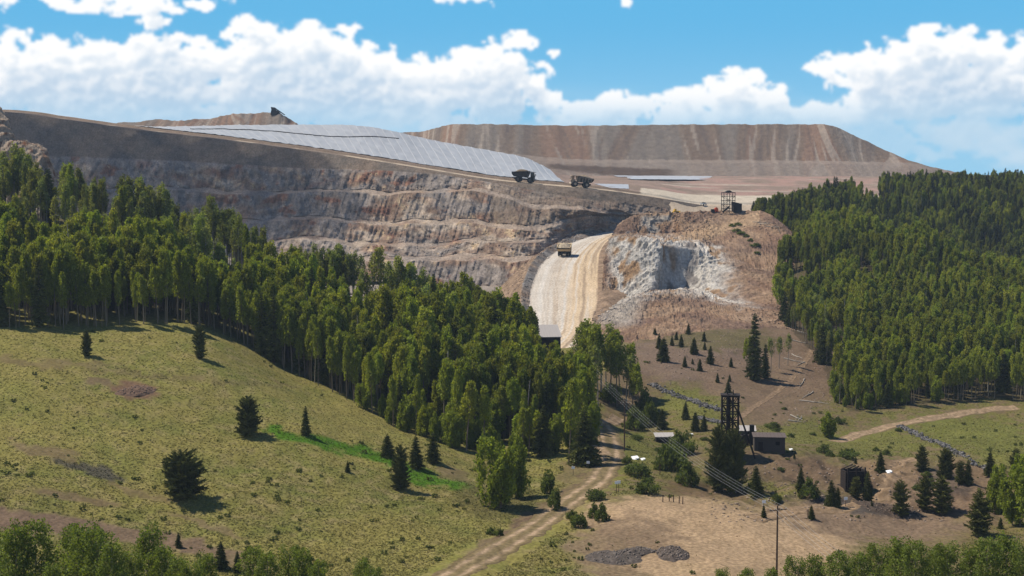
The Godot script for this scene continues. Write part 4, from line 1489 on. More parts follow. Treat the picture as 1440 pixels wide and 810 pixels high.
func make_details() -> void:
	# rip-rap channels
	for q in [[[[916, 541], [940, 552], [965, 561], [990, 570], [1014, 577]], "grey rip-rap channel across the green slope above the headframe"], [[[1266, 600], [1290, 611], [1315, 622], [1342, 636], [1368, 649], [1390, 660]], "grey rip-rap channel running down the green slope on the right"], [[[984, 588], [1000, 592], [1014, 594]], "short row of grey rip-rap just left of the headframe"]]:
		var sites := []
		var line := []
		for x in q[0]:
			line.append(on_ground(x[0], x[1]))
		for k in 150 * line.size():
			var c := along(line, rng.randf())
			var p: Vector3 = c + Vector3(rng.randfn(0, 0.55), 0, rng.randfn(0, 0.9))
			p.y = ground_y(p.x, p.z) + rng.randf_range(-0.05, 0.3)
			sites.append(p)
		scatter_stones("riprap", sites, 0.3, 0.85, Color(0.115, 0.108, 0.105), 0.7, q[1])
	# rubble on the knoll, the berm and below the pit faces, of the rock it lies on
	loft_rubble("rubble", 5, 7000, 8, 144, 50, 112, 0.3, 1.2, "broken rock strewn over the rubble knoll")
	loft_rubble("berm_rubble", 4, 4500, 12, 36, 0, 0, 0.35, 1.3, "grey broken rock on the berm left of the haul road")
	loft_rubble("pit_rubble", 0, 5000, 18, 130, 0, 0, 0.4, 1.3, "fallen rock lying on the ledges of the pit wall")
	var sites := []
	for k in 1500:
		var p := on_ground(rng.randfn(985, 60), rng.randfn(490, 26))
		sites.append(p)
	for k in 900:
		sites.append(on_ground(rng.randf_range(1000, 1330), rng.randf_range(650, 735)))
	for k in 500:
		sites.append(on_ground(rng.randf_range(1100, 1180), rng.randf_range(490, 600)))
	scatter_stones("slope_stones", sites, 0.15, 0.6, Color(0.22, 0.165, 0.125), 0.4, "small stones on the bare brown slopes")
	heap("reddish rubble heap on the grassy slope", 190, 552, 4.6, 1.3, Color(0.19, 0.125, 0.092))
	heap("dark gravel heap on the tan pad, left one", 862, 785, 5.5, 0.7, Color(0.125, 0.105, 0.092))
	heap("dark gravel heap on the tan pad, middle one", 892, 778, 4.0, 0.8, Color(0.125, 0.105, 0.092))
	heap("long dark gravel heap on the tan pad, right one", 945, 779, 4.2, 0.8, Color(0.13, 0.105, 0.09))
	heap("grey earth heap near the foot of the timber ore bin", 1236, 718, 5.0, 0.9, Color(0.12, 0.09, 0.07))
	# bleached dead logs
	var spots := [[1136, 470, 0.6, 9, "wood corner"], [1146, 474, 1.9, 8, "wood corner"], [1126, 482, 0.3, 7, "wood corner"], [1121, 502, 1.2, 7, "gully"], [1118, 508, 0.5, 8, "gully"], [1126, 512, 2.2, 6, "gully"], [1128, 540, 1.9, 12, "trail"], [1136, 556, 2.1, 11, "trail"], [1145, 566, 0.4, 9, "trail"], [1120, 588, 1.0, 5, "bench"], [1125, 590, 2.0, 4, "bench"], [1118, 593, 0.2, 4, "bench"]]
	for e in spots:
		fallen_log(on_ground(e[0], e[1]), e[2], e[3], {"wood corner": "bleached fallen log at the western corner of the hillside wood", "gully": "bleached fallen log in the gully under the hillside wood", "trail": "grey fallen trunk beside the narrow trail", "bench": "white piece of broken timber on the bench right of the shed"}[e[4]], "fallen logs by the " + e[4])
	for e in [[1068, 314, 0.2], [1074, 317, 0.9], [1080, 315, 2.6], [1086, 319, 0.4], [1092, 321, 2.2], [1096, 326, 1.8]]:
		fallen_log(on_loft(e[0], e[1], 5) + Vector3(0, 0.2, 0), e[2], 6.5, "bleached log in the jackstraw pile on the right shoulder of the knoll", "logs on the shoulder of the knoll")
	# signs, posts and panels
	for e in [[806, 668, 2.0, "small sign on a post on the grass left of the road"], [827, 658, 1.6, "small white sign at the shaded road bend"], [867, 694, 2.6, "white sign on a post right of the road, left one of two"], [870, 692, 2.4, "white sign on a post right of the road, right one of two"], [1189, 712, 1.9, "small white sign beside the track by the ore bin"], [1074, 716, 1.8, "small white sign above the tan pad"]]:
		var p := on_ground(e[0], e[1])
		var t := thing("signpost", e[3], "sign", p, rng.randf_range(-0.2, 0.2))
		var st := st_new()
		bar(st, Vector3(0, -0.3, 0), Vector3(0, e[2], 0), 0.1)
		obj("post", done(st), mats.pole, t)
		st = st_new()
		box(st, Vector3(0, e[2] - 0.3, 0.08), Vector3(0.75, 0.6, 0.04))
		obj("board", done(st), mats.white, t)
	for e in [[893, 646, 1.6, "white sheet lying on the grass by the bushes, larger one"], [904, 647, 1.0, "white sheet lying on the grass by the bushes, smaller one"], [1250, 665, 1.2, "white scrap panel on the bench beside the small spruce"], [1112, 633, 0.8, "white scrap on the grass right of the mine shed"], [972, 612, 0.9, "white scrap left of the spruce pair"]]:
		var p := on_ground(e[0], e[1])
		var st := st_new()
		box(st, Vector3.ZERO, Vector3(e[2], 0.08, e[2] * 0.8), Basis.from_euler(Vector3(0.5, 0.3, 0.1)))
		box(st, Vector3(e[2] * 0.3, 0.12, 0.1), Vector3(e[2] * 0.5, 0.06, e[2] * 0.5), Basis.from_euler(Vector3(0.2, 0.9, 0.25)))
		var o := obj("scrap_panel", done(st), mats.white)
		o.position = p + Vector3(0, 0.25 * e[2], 0)
		tag(o, e[3], "panel")
	var nf := 0
	for e in [[932, 706], [941, 705], [947, 706], [955, 708], [960, 709], [928, 668], [1136, 727], [1143, 728]]:
		var p := on_ground(e[0], e[1])
		var st := st_new()
		tube(st, [Vector3(0, -0.3, 0), Vector3(0.03, 1.5 if e[1] > 670 else 2.4, 0)], [0.11, 0.09], 8)
		var o := obj("fence_post", done(st), mats.pole)
		o.position = p
		if nf < 5:
			tag(o, "%s fence post from the left above the tan pad" % ["first", "second", "third", "fourth", "fifth"][nf], "post", "fence posts above the tan pad")
		else:
			tag(o, ["lone dark post above the dense bush", "left of two short posts beside the small spruce", "right of two short posts beside the small spruce"][nf - 5], "post")
		nf += 1

func loft_rubble(called: String, which: int, n: int, j0: int, j1: int, skip0: int, skip1: int, s0: float, s1: float, label: String) -> void:
	var g: Dictionary = lofts[which]
	var pl := []
	var ti := []
	for k in n:
		var i: int = rng.randi() % g.w
		var j: int = rng.randi_range(j0, mini(j1, g.h - 1))
		if j >= skip0 and j < skip1:
			continue
		var p: Vector3 = g.pos[j * g.w + i]
		if n_mid.get_noise_3dv(p * 1.5) < -0.1:
			continue
		var s := lerpf(s0, s1, pow(rng.randf(), 3.0))
		pl.append(Transform3D(Basis(rdir(rng), rng.randf() * TAU).scaled(Vector3(s, s * rng.randf_range(0.6, 1.0), s * rng.randf_range(0.7, 1.2))), p))
		ti.append(g.col[j * g.w + i] * rng.randf_range(0.6, 1.2))
	var o := mass(numbered(called), self, stone(31), pl, ti)
	tag(o, label, "stones", "", "stuff")

func heap(label: String, u: float, v: float, r: float, h: float, c: Color) -> void:
	var p := on_ground(u, v)
	var t := thing("rubble_heap", label, "heap", p, rng.randf() * 3.0)
	var pos := PackedVector3Array()
	var col := PackedColorArray()
	var n := 25
	for j in n:
		for i in n:
			var x := lerpf(-1.0, 1.0, i / float(n - 1))
			var z := lerpf(-1.0, 1.0, j / float(n - 1))
			var e := maxf(0.0, 1.0 - (x * x + z * z) * (1.0 + 0.5 * n_fine.get_noise_2d(u + x * 6.0, v + z * 6.0)))
			var w := t.transform * Vector3(x * r, 0, z * r * 0.7)
			pos.append(Vector3(x * r, ground_y(w.x, w.z) - p.y - 0.12 + h * pow(e, 0.8) * (1.0 + 0.4 * n_fine.get_noise_2d(u + x * 12.0, z * 12.0)), z * r * 0.7))
			col.append(c * (1.0 + 0.5 * n_grit.get_noise_2d(x * 20.0, z * 20.0 + u)))
	obj("mound", grid_mesh(n, n, pos, col), mats.gravel, t)
	var pl := []
	var ti := []
	for k in 160:
		var i := rng.randi() % (n * n)
		if pos[i].y - (ground_y((t.transform * pos[i]).x, (t.transform * pos[i]).z) - p.y) < 0.1:
			continue
		var s := rng.randf_range(0.15, 0.45)
		pl.append(Transform3D(Basis(rdir(rng), rng.randf() * TAU).scaled(Vector3(s, s, s)), pos[i]))
		ti.append(c * rng.randf_range(0.7, 1.6))
	var m := mass("stones", t, stone(32), pl, ti)
	m.set_meta("kind", "stuff")

func fallen_log(p: Vector3, turn: float, length: float, label: String, group: String) -> void:
	var st := st_new()
	var d := Vector3(cos(turn), 0, sin(turn))
	var pts := []
	for k in 5:
		var q := d * length * (k / 4.0 - 0.5) + Vector3(0, sin(k * 2.1 + turn) * 0.1, 0)
		q.y += (ground_y(p.x + q.x, p.z + q.z) - ground_y(p.x, p.z)) * (1.0 if p.z > -560.0 else 0.0) + 0.22
		pts.append(q)
	tube(st, pts, [0.19, 0.17, 0.15, 0.12, 0.06], 7)
	bar(st, pts[2], pts[2] + Vector3(0.4, 1.0, 0.3), 0.1)
	bar(st, pts[3], pts[3] + Vector3(-0.5, 0.8, -0.2), 0.08)
	var o := obj("fallen_log", done(st), mats.log)
	o.position = p
	tag(o, label, "log", group)
# ============================================================ sky: blue air and fair-weather cumulus, all round
const PUFFS := [
	# long bank on the left: centre u, v, half width, half height
	[20, 95, 70, 34], [70, 100, 75, 36], [130, 96, 70, 34], [190, 92, 60, 36], [225, 84, 46, 32], [280, 98, 70, 34], [340, 92, 60, 34], [395, 84, 54, 36], [432, 76, 48, 34], [478, 88, 52, 34], [520, 100, 48, 30], [570, 112, 60, 24], [620, 112, 54, 28], [665, 106, 44, 32], [705, 104, 42, 34], [740, 122, 34, 30], [764, 146, 22, 20], [690, 140, 66, 32], [600, 140, 80, 26], [480, 132, 90, 34], [360, 130, 110, 34], [240, 130, 110, 34], [110, 132, 120, 32], [10, 130, 90, 30], [310, 160, 180, 20], [100, 162, 150, 18], [520, 164, 120, 18], [620, 168, 50, 14],
	[18, 56, 20, 14], [45, 58, 15, 11],
	# streaks and small ones above
	[170, 4, 76, 13], [230, 12, 46, 9], [120, 2, 46, 9], [8, 5, 20, 12], [222, 33, 19, 7], [355, 41, 24, 14], [345, 36, 16, 9], [300, 11, 14, 6], [322, 5, 14, 5], [492, 44, 17, 9], [650, 3, 28, 6], [722, 62, 27, 12], [738, 66, 12, 7], [690, 8, 8, 4], [778, 75, 9, 4], [878, 5, 7, 6],
	# bank behind the big dump
	[800, 168, 34, 14], [838, 158, 42, 20], [880, 152, 46, 18], [925, 156, 42, 16], [975, 146, 36, 22], [1012, 136, 30, 22], [1042, 126, 32, 24], [1075, 138, 28, 22], [1096, 132, 13, 12], [1060, 160, 60, 22], [960, 166, 80, 18], [1130, 164, 46, 18], [1180, 168, 50, 16],
	# tall one on the right
	[1150, 104, 24, 12], [1182, 100, 36, 20], [1222, 92, 40, 24], [1262, 90, 42, 30], [1302, 76, 40, 30], [1322, 66, 32, 22], [1350, 68, 30, 22], [1385, 84, 42, 28], [1420, 92, 40, 26], [1446, 80, 44, 26], [1490, 90, 60, 30], [1300, 112, 90, 34], [1390, 118, 80, 34], [1460, 120, 80, 34], [1220, 124, 44, 24], [1218, 148, 34, 20], [1290, 146, 90, 20], [1400, 150, 70, 14],
	[1330, 184, 120, 13], [1230, 192, 60, 14], [1440, 186, 60, 14], [1380, 208, 80, 9], [1290, 214, 50, 9], [1440, 216, 40, 12],
]
var n_puff := FastNoiseLite.new()
var n_wisp := FastNoiseLite.new()
var n_heap := FastNoiseLite.new()
var n_bank := FastNoiseLite.new()
var base_grid := PackedFloat32Array()
const BG_W := 460
const BG_H := 90
const BG_U := -120.0
const BG_V := -20.0
const BG_S := 3.6

func puff_base(u: float, v: float) -> float:
	var best := -1.0
	for e in PUFFS:
		var x: float = (u - e[0]) / e[2]
		if x > 1.6 or x < -1.6:
			continue
		var y: float = (v - e[1]) / e[3]
		if y > 0.0:
			y *= 0.85
		var k := 1.0 - x * x - y * y
		if k > 0.0:
			k *= clampf(minf(e[2], e[3] * 1.8) / 44.0, 0.15, 1.0)      # small clouds are thin
		if k > best - 0.35:
			var hgt := clampf(0.5 + 0.5 * (k - best) / 0.35, 0.0, 1.0)
			best = lerpf(best, k, hgt) + 0.35 * 0.5 * hgt * (1.0 - hgt)
	return best

func bank_base(az: float, dv: float) -> float:
	# clouds outside the picture, of the same kind: a bank low down, scattered ones higher up
	var x := cos(az) * 5.0
	var y := sin(az) * 5.0
	var n := n_bank.get_noise_3d(x, y, dv * 0.004) * 1.5
	var low := 0.45 * smoothstep(420.0, 60.0, dv)
	return n - 0.42 + low - 1.2 * smoothstep(500.0, 1000.0, dv)

func cloud_density(u: float, v: float, az: float, inside: float, detail := 1.0) -> float:
	var b := -1.0
	if inside > 0.0:
		var x := clampf((u - BG_U) / BG_S, 0.0, BG_W - 1.001)
		var y := clampf((v - BG_V) / BG_S, 0.0, BG_H - 1.001)
		var i := int(x)
		var j := int(y)
		var fx := x - i
		var fy := y - j
		var k := j * BG_W + i
		b = lerpf(lerpf(base_grid[k], base_grid[k + 1], fx), lerpf(base_grid[k + BG_W], base_grid[k + BG_W + 1], fx), fy)
	if inside < 1.0:
		b = lerpf(bank_base(az, HORIZON - v), b, inside)
	if b < -0.9:
		return -1.0
	var wx := n_wisp.get_noise_2d(u * 1.3, v * 1.3) * 16.0
	var wy := n_wisp.get_noise_2d(u * 1.3 + 900.0, v * 1.3) * 12.0
	var bil := -n_puff.get_noise_2d(u + wx, v + wy)
	var big := -n_heap.get_noise_2d(u + wx * 1.5, (v + wy) * 1.15)
	var wis := n_wisp.get_noise_2d(u * 1.6, v * 2.4 + 300.0)
	return b * 0.46 + (big - 0.45) * 1.05 + (bil - 0.45) * 0.62 * detail + wis * 0.80 + maxf(0.0, b - 0.25) * 0.55

func sky_at(az: float, el: float, u: float, v: float, inside: float) -> Color:
	var e := clampf(el / (PI * 0.5), 0.0, 1.0)
	var h := pow(1.0 - maxf(0.0, e - 0.09) / 0.91, 5.0)
	var air := Color(0.028, 0.10, 0.31).lerp(Color(0.128, 0.475, 0.80), h)
	air = air.lerp(Color(0.32, 0.63, 0.86), smoothstep(0.125, 0.0, el))
	# thin veil of distant cloud low down
	var veil := smoothstep(0.075, 0.03, el) * smoothstep(-0.25, 0.35, n_wisp.get_noise_2d(u * 0.35 + 77.0, v * 0.9))
	if inside > 0.5:
		veil *= lerpf(1.0, 0.55, smoothstep(780.0, 900.0, u) * smoothstep(1180.0, 1080.0, u))
	air = air.lerp(Color(0.55, 0.73, 0.87), veil * 0.75)
	var d := cloud_density(u, v, az, inside)
	if d < -0.12:
		return air
	var alpha := smoothstep(-0.08, 0.22, d)
	# sunlight from above left: what stands between a puff and the sun shades it
	var occ := 0.0
	for s in [[8.0, 0.4], [16.0, 0.6], [30.0, 0.9], [52.0, 0.9], [80.0, 0.8]]:
		occ += clampf(cloud_density(u - s[0] * 0.42, v - s[0] * 0.9, az - s[0] * 0.42 / FL, inside, 0.4) - 0.02, 0.0, 0.8) * s[1]
	var ahead := cloud_density(u - 3.0, v - 5.5, az, inside)
	var lit := 1.46 * exp(-occ * 0.74) + clampf((d - ahead) * 0.7, -0.12, 0.18)
	var shade := Color(0.46, 0.62, 0.79)
	var col := shade.lerp(Color(1.03, 1.03, 1.03), clampf(lit, 0.0, 1.0))
	# far, low cloud pales into the air
	var far := smoothstep(0.066, 0.030, el)
	col = col.lerp(Color(0.54, 0.72, 0.86), far * 0.75)
	alpha *= 1.0 - 0.55 * far
	return air.lerp(col, alpha)

func make_sky() -> ImageTexture:
	n_puff.noise_type = FastNoiseLite.TYPE_CELLULAR
	n_puff.cellular_return_type = FastNoiseLite.RETURN_DISTANCE
	n_puff.cellular_jitter = 0.95
	n_puff.frequency = 0.060
	n_puff.fractal_type = FastNoiseLite.FRACTAL_FBM
	n_puff.fractal_octaves = 4
	n_puff.fractal_lacunarity = 2.2
	n_puff.fractal_gain = 0.52
	n_puff.seed = 7
	n_heap.noise_type = FastNoiseLite.TYPE_CELLULAR
	n_heap.cellular_return_type = FastNoiseLite.RETURN_DISTANCE
	n_heap.frequency = 0.019
	n_heap.fractal_octaves = 3
	n_heap.seed = 9
	n_wisp.frequency = 0.014
	n_wisp.fractal_octaves = 5
	n_wisp.seed = 21
	n_bank.frequency = 0.16
	n_bank.fractal_octaves = 4
	n_bank.seed = 5
	base_grid.resize(BG_W * BG_H)
	for j in BG_H:
		for i in BG_W:
			base_grid[j * BG_W + i] = puff_base(BG_U + i * BG_S, BG_V + j * BG_S)
	# the whole upper half of the sky, coarse; column 0 looks along -z
	var w := 1024
	var h := 512
	var im := Image.create(w, h, false, Image.FORMAT_RGBAF)
	im.fill(Color(0.20, 0.22, 0.24))
	for j in h / 2 + 2:
		var el := (0.5 - (j + 0.5) / h) * PI
		for i in w:
			var az := (i + 0.5) / w * TAU
			if az > PI:
				az -= TAU
			im.set_pixel(i, j, sky_at(az, el, 720.0 + az * FL, HORIZON - el * FL, 0.0))
	var big := 4096
	im.resize(big, big / 2, Image.INTERPOLATE_BILINEAR)
	# the part towards the mine, fine
	var half := 300
	var top := int((0.5 - 0.17 / PI) * big / 2)
	for j in range(top, big / 4 + 2):
		var el := (0.5 - (j + 0.5) / (big * 0.5)) * PI
		for i in range(-half, half):
			var az := (i + 0.5) / big * TAU
			var u := 720.0 + tan(az) * FL
			var v := HORIZON - tan(el) / cos(az) * FL
			var inside := smoothstep(0.46, 0.40, absf(az)) * smoothstep(0.168, 0.145, el)
			var flat_u := 720.0 + az * FL
			var c := sky_at(az, el, lerpf(flat_u, u, inside), lerpf(HORIZON - el * FL, v, inside), inside)
			im.set_pixel(posmod(i, big), j, c)
	return ImageTexture.create_from_image(im)
# ============================================================ plants
var kinds := {}

class Leaves:
	var v := PackedVector3Array()
	var c := PackedColorArray()
	func t3(a: Vector3, b: Vector3, d: Vector3, k: Color) -> void:
		v.append(a); v.append(b); v.append(d)
		c.append(k); c.append(k); c.append(k)
	func into(m: ArrayMesh, mat: Material) -> void:
		var arr := []
		arr.resize(Mesh.ARRAY_MAX)
		arr[Mesh.ARRAY_VERTEX] = v
		arr[Mesh.ARRAY_COLOR] = c
		m.add_surface_from_arrays(Mesh.PRIMITIVE_TRIANGLES, arr)
		m.surface_set_material(m.get_surface_count() - 1, mat)

func rdir(r: RandomNumberGenerator) -> Vector3:
	var z := r.randf_range(-1.0, 1.0)
	var a := r.randf() * TAU
	var s := sqrt(1.0 - z * z)
	return Vector3(s * cos(a), z, s * sin(a))

func limb(L: Leaves, pts: Array, r0: float, r1: float, n: int, k: Color) -> void:
	var last := []
	for i in pts.size():
		var f := float(i) / (pts.size() - 1)
		var dir: Vector3 = (pts[mini(i + 1, pts.size() - 1)] - pts[maxi(i - 1, 0)]).normalized()
		var x := dir.cross(Vector3(0.31, 0.2, 0.93)).normalized()
		var z := dir.cross(x)
		var ring := []
		for j in n:
			ring.append(pts[i] + (x * cos(TAU * j / n) + z * sin(TAU * j / n)) * lerpf(r0, r1, f))
		if i:
			for j in n:
				var j2 := (j + 1) % n
				L.t3(last[j], last[j2], ring[j2], k)
				L.t3(last[j], ring[j2], ring[j], k)
		last = ring

func pack(trunk: Leaves, crown: Leaves, leaf: Material) -> Dictionary:
	var a := ArrayMesh.new()
	trunk.into(a, mats.bark)
	var b := ArrayMesh.new()
	crown.into(b, leaf)
	var both := ArrayMesh.new()
	trunk.into(both, mats.bark)
	crown.into(both, leaf)
	return {"trunk": a, "crown": b, "both": both}

func aspen(sd: int, o: Dictionary) -> Dictionary:
	# thin pale stem, limbs that rise, and round leaves gathered in clumps round the limb ends
	var r := RandomNumberGenerator.new()
	r.seed = sd
	var h: float = o.h
	var T := Leaves.new()
	var C := Leaves.new()
	var bark: Color = o.get("bark", Color(0.17, 0.135, 0.095))
	var stems: int = o.get("stems", 1)
	for s in stems:
		var lean := Vector3(r.randf_range(-0.06, 0.06), 0, r.randf_range(-0.06, 0.06)) * h
		var foot := Vector3(r.randf_range(-1, 1), 0, r.randf_range(-1, 1)) * (0.0 if stems == 1 else h * 0.10)
		if stems > 1:
			lean += foot * 1.3
		var hs := h * (1.0 if s == 0 else r.randf_range(0.7, 0.98))
		var pts := []
		for k in 6:
			var f := k / 5.0
			pts.append(foot + lean * f * f + Vector3(sin(f * 5.0 + sd) * 0.010, f * 0.96 - 0.04, cos(f * 4.0 + sd) * 0.010) * hs)
		limb(T, pts, 0.011 * hs, 0.003 * hs, 6, bark)
		var lo: float = o.get("lo", 0.38)
		var n: int = o.get("clumps", 26)
		for k in n:
			var f := lerpf(lo, 0.985, pow((k + r.randf()) / n, 0.85))
			var g := (f - lo) / (1.0 - lo)
			var prof := minf(1.0, 0.5 + g * 2.0) * pow(1.02 - g, o.get("point", 0.40)) * 1.1
			var rad: float = o.r * prof * hs
			var ang := k * 2.4 + r.randf() * 1.2
			var out := rad * pow(r.randf_range(0.12, 1.0), 0.55)
			var stemp: Vector3 = foot + lean * f * f + Vector3(0, f * hs * 0.96, 0)
			var cc := stemp + Vector3(cos(ang) * out, 0.0, sin(ang) * out)
			if out > 0.25 * rad and k % 2 == 0:
				limb(T, [stemp - Vector3(0, out * 0.9, 0), stemp.lerp(cc, 0.5) - Vector3(0, out * 0.35, 0), cc], 0.0035 * hs, 0.0012 * hs, 3, bark * 0.8)
			var cr: float = o.get("clump_r", 0.062) * hs * r.randf_range(0.7, 1.3) * (0.65 + 0.35 * prof)
			var tone := r.randf_range(0.78, 1.18)
			var base: Color = o.get("leaf", Color(0.225, 0.255, 0.040)) * tone
			var tall: float = o.get("tall", 1.25)
			for m in int(o.get("leaves", 56)):
				var dd := rdir(r)
				var p := cc + Vector3(dd.x, dd.y * tall, dd.z) * cr * pow(r.randf(), 0.4)
				var sz: float = o.get("size", 0.26) * r.randf_range(0.65, 1.35)
				# sprays stand upright round the twigs
				var ty: Vector3 = (Vector3(0, 1, 0) * o.get("upright", 0.0) + rdir(r)).normalized()
				var tx := ty.cross(rdir(r)).normalized()
				var col := base * r.randf_range(0.75, 1.25)
				if r.randf() < 0.06:
					col = col.lerp(Color(0.17, 0.17, 0.05), 0.6)
				L4(C, p, tx * sz * 0.75, ty * sz * (1.0 + 0.5 * o.get("upright", 0.0)), col)
	return pack(T, C, mats.aspen_leaf)

func L4(C: Leaves, p: Vector3, x: Vector3, y: Vector3, k: Color) -> void:
	C.t3(p - x * 0.5, p + y * 0.5, p + x * 0.5, k)
	C.t3(p - x * 0.5, p + x * 0.5, p - y * 0.5, k)

func conifer(sd: int, o: Dictionary) -> Dictionary:
	# whorls of drooping or rising boughs, each a ragged spray of needle twigs
	var r := RandomNumberGenerator.new()
	r.seed = sd
	var h: float = o.h
	var T := Leaves.new()
	var C := Leaves.new()
	var bark := Color(0.085, 0.062, 0.048)
	limb(T, [Vector3(0, -0.4, 0), Vector3(0.01 * h, h * 0.5, 0), Vector3(0, h * 0.97, 0)], 0.018 * h, 0.003 * h, 6, bark)
	var whorls: int = o.get("whorls", 17)
	var lo: float = o.get("lo", 0.05)
	for w in whorls:
		var f := lerpf(lo, 0.985, pow(float(w) / (whorls - 1), 0.92))
		var g := (f - lo) / (1.0 - lo)
		var reach: float = o.r * h * (pow(1.0 - g, o.get("taper", 0.8)) * (1.0 if g > o.get("belly", 0.0) else lerpf(0.72, 1.0, g / maxf(o.get("belly", 0.0), 0.01))) + 0.035)
		var n: int = maxi(5, int(o.get("boughs", 9) * (0.55 + 0.45 * (1.0 - g))))
		for b in n:
			var a := TAU * (b + r.randf() * 0.8) / n + w * 0.7
			var len := reach * r.randf_range(0.62, 1.16)
			var out := Vector3(cos(a), 0, sin(a))
			var start := Vector3(0, f * h + r.randf_range(-0.5, 0.5) * h / whorls, 0)
			var rise: float = o.get("rise", -0.35) * r.randf_range(0.5, 1.4) + g * 0.5
			var tip := start + out * len + Vector3(0, rise * len, 0)
			var side := out.cross(Vector3.UP)
			var base: Color = o.get("leaf", Color(0.108, 0.118, 0.036)) * r.randf_range(0.7, 1.25)
			var tw := int(o.get("twigs", 7))
			limb(C, [start, tip], 0.006 * h * 0.5, 0.002 * h * 0.5, 3, bark)
			for k in tw:
				var t := (k + 0.6) / tw
				var p := start.lerp(tip, t) + Vector3(0, sin(t * PI) * 0.06 * len, 0)
				for s: float in [-1.0, 1.0, 0.0]:
					var tl := (0.20 + 0.26 * (1.0 - t)) * len * r.randf_range(0.7, 1.3) + 0.05 * h * 0.3
					var d := (out * (0.75 if s != 0.0 else 0.5) + side * s * 0.9 + Vector3(0, r.randf_range(-0.35, 0.35) + (0.5 if s == 0.0 else 0.0), 0)).normalized()
					var q := p + d * tl
					var wv: Vector3 = d.cross(rdir(r)).normalized() * tl * o.get("wide", 0.26)
					C.t3(p - wv, q, p + wv, base * r.randf_range(0.8, 1.2))
					var wv2: Vector3 = d.cross(wv).normalized() * tl * o.get("wide", 0.26) * 0.8
					C.t3(p - wv2, q, p + wv2, base * r.randf_range(0.8, 1.2))
	return pack(T, C, mats.needle)

func shrub(sd: int, o: Dictionary) -> Dictionary:
	var r := RandomNumberGenerator.new()
	r.seed = sd
	var T := Leaves.new()
	var C := Leaves.new()
	var h: float = o.h
	for k in int(o.get("clumps", 22)):
		var a := r.randf() * TAU
		var out: float = o.r * h * sqrt(r.randf())
		var top := h * (1.0 - 0.55 * pow(out / (o.r * h), 2.0)) * r.randf_range(0.65, 1.0)
		var cc := Vector3(cos(a) * out, top * r.randf_range(0.3, 0.85), sin(a) * out)
		limb(T, [Vector3(cos(a) * out * 0.2, -0.2, sin(a) * out * 0.2), cc], 0.03, 0.01, 3, Color(0.13, 0.10, 0.075))
		var base: Color = o.get("leaf", Color(0.10, 0.125, 0.036)) * r.randf_range(0.75, 1.2)
		for m in int(o.get("leaves", 70)):
			var dd := rdir(r)
			var p := cc + Vector3(dd.x, dd.y * 0.9, dd.z) * h * 0.27 * pow(r.randf(), 0.4)
			p.y = maxf(p.y, 0.05)
			var sz: float = o.get("size", 0.24) * r.randf_range(0.6, 1.3)
			var tx := rdir(r)
			L4(C, p, tx * sz, tx.cross(rdir(r)).normalized() * sz * 0.8, base * r.randf_range(0.75, 1.25))
	return pack(T, C, mats.aspen_leaf)

func tuft() -> ArrayMesh:
	var r := RandomNumberGenerator.new()
	r.seed = 5
	var C := Leaves.new()
	for k in 9:
		var a := r.randf() * TAU
		var p := Vector3(cos(a), 0, sin(a)) * r.randf_range(0.0, 0.22)
		var tip := p * 1.7 + Vector3(r.randf_range(-0.1, 0.1), r.randf_range(0.16, 0.34), r.randf_range(-0.1, 0.1))
		var w := Vector3(-sin(a), 0, cos(a)).rotated(Vector3.UP, r.randf() * 2.0) * 0.07
		C.t3(p - w - Vector3(0, 0.05, 0), tip, p + w - Vector3(0, 0.05, 0), Color(1, 1, 1) * r.randf_range(0.8, 1.2))
	var m := ArrayMesh.new()
	C.into(m, leaf_mat(Color(1, 1, 1), 0.3))
	return m

func stone(sd: int) -> ArrayMesh:
	var r := RandomNumberGenerator.new()
	r.seed = sd
	var C := Leaves.new()
	var ring := []
	for j in 4:
		var row := []
		for i in 7:
			var a := TAU * i / 7.0
			var y: float = [-0.45, -0.1, 0.28, 0.5][j]
			var w: float = [0.35, 0.56, 0.47, 0.18][j]
			row.append(Vector3(cos(a) * w * r.randf_range(0.75, 1.2), y * r.randf_range(0.8, 1.1), sin(a) * w * r.randf_range(0.75, 1.2)))
		ring.append(row)
	for j in 3:
		for i in 7:
			var i2 := (i + 1) % 7
			var k := Color(1, 1, 1) * r.randf_range(0.85, 1.1)
			C.t3(ring[j][i], ring[j + 1][i], ring[j + 1][i2], k)
			C.t3(ring[j][i], ring[j + 1][i2], ring[j][i2], k)
	for i in range(1, 6):
		C.t3(ring[3][0], ring[3][i + 1], ring[3][i], Color(1, 1, 1))
	var m := ArrayMesh.new()
	C.into(m, mats.bark)
	return m

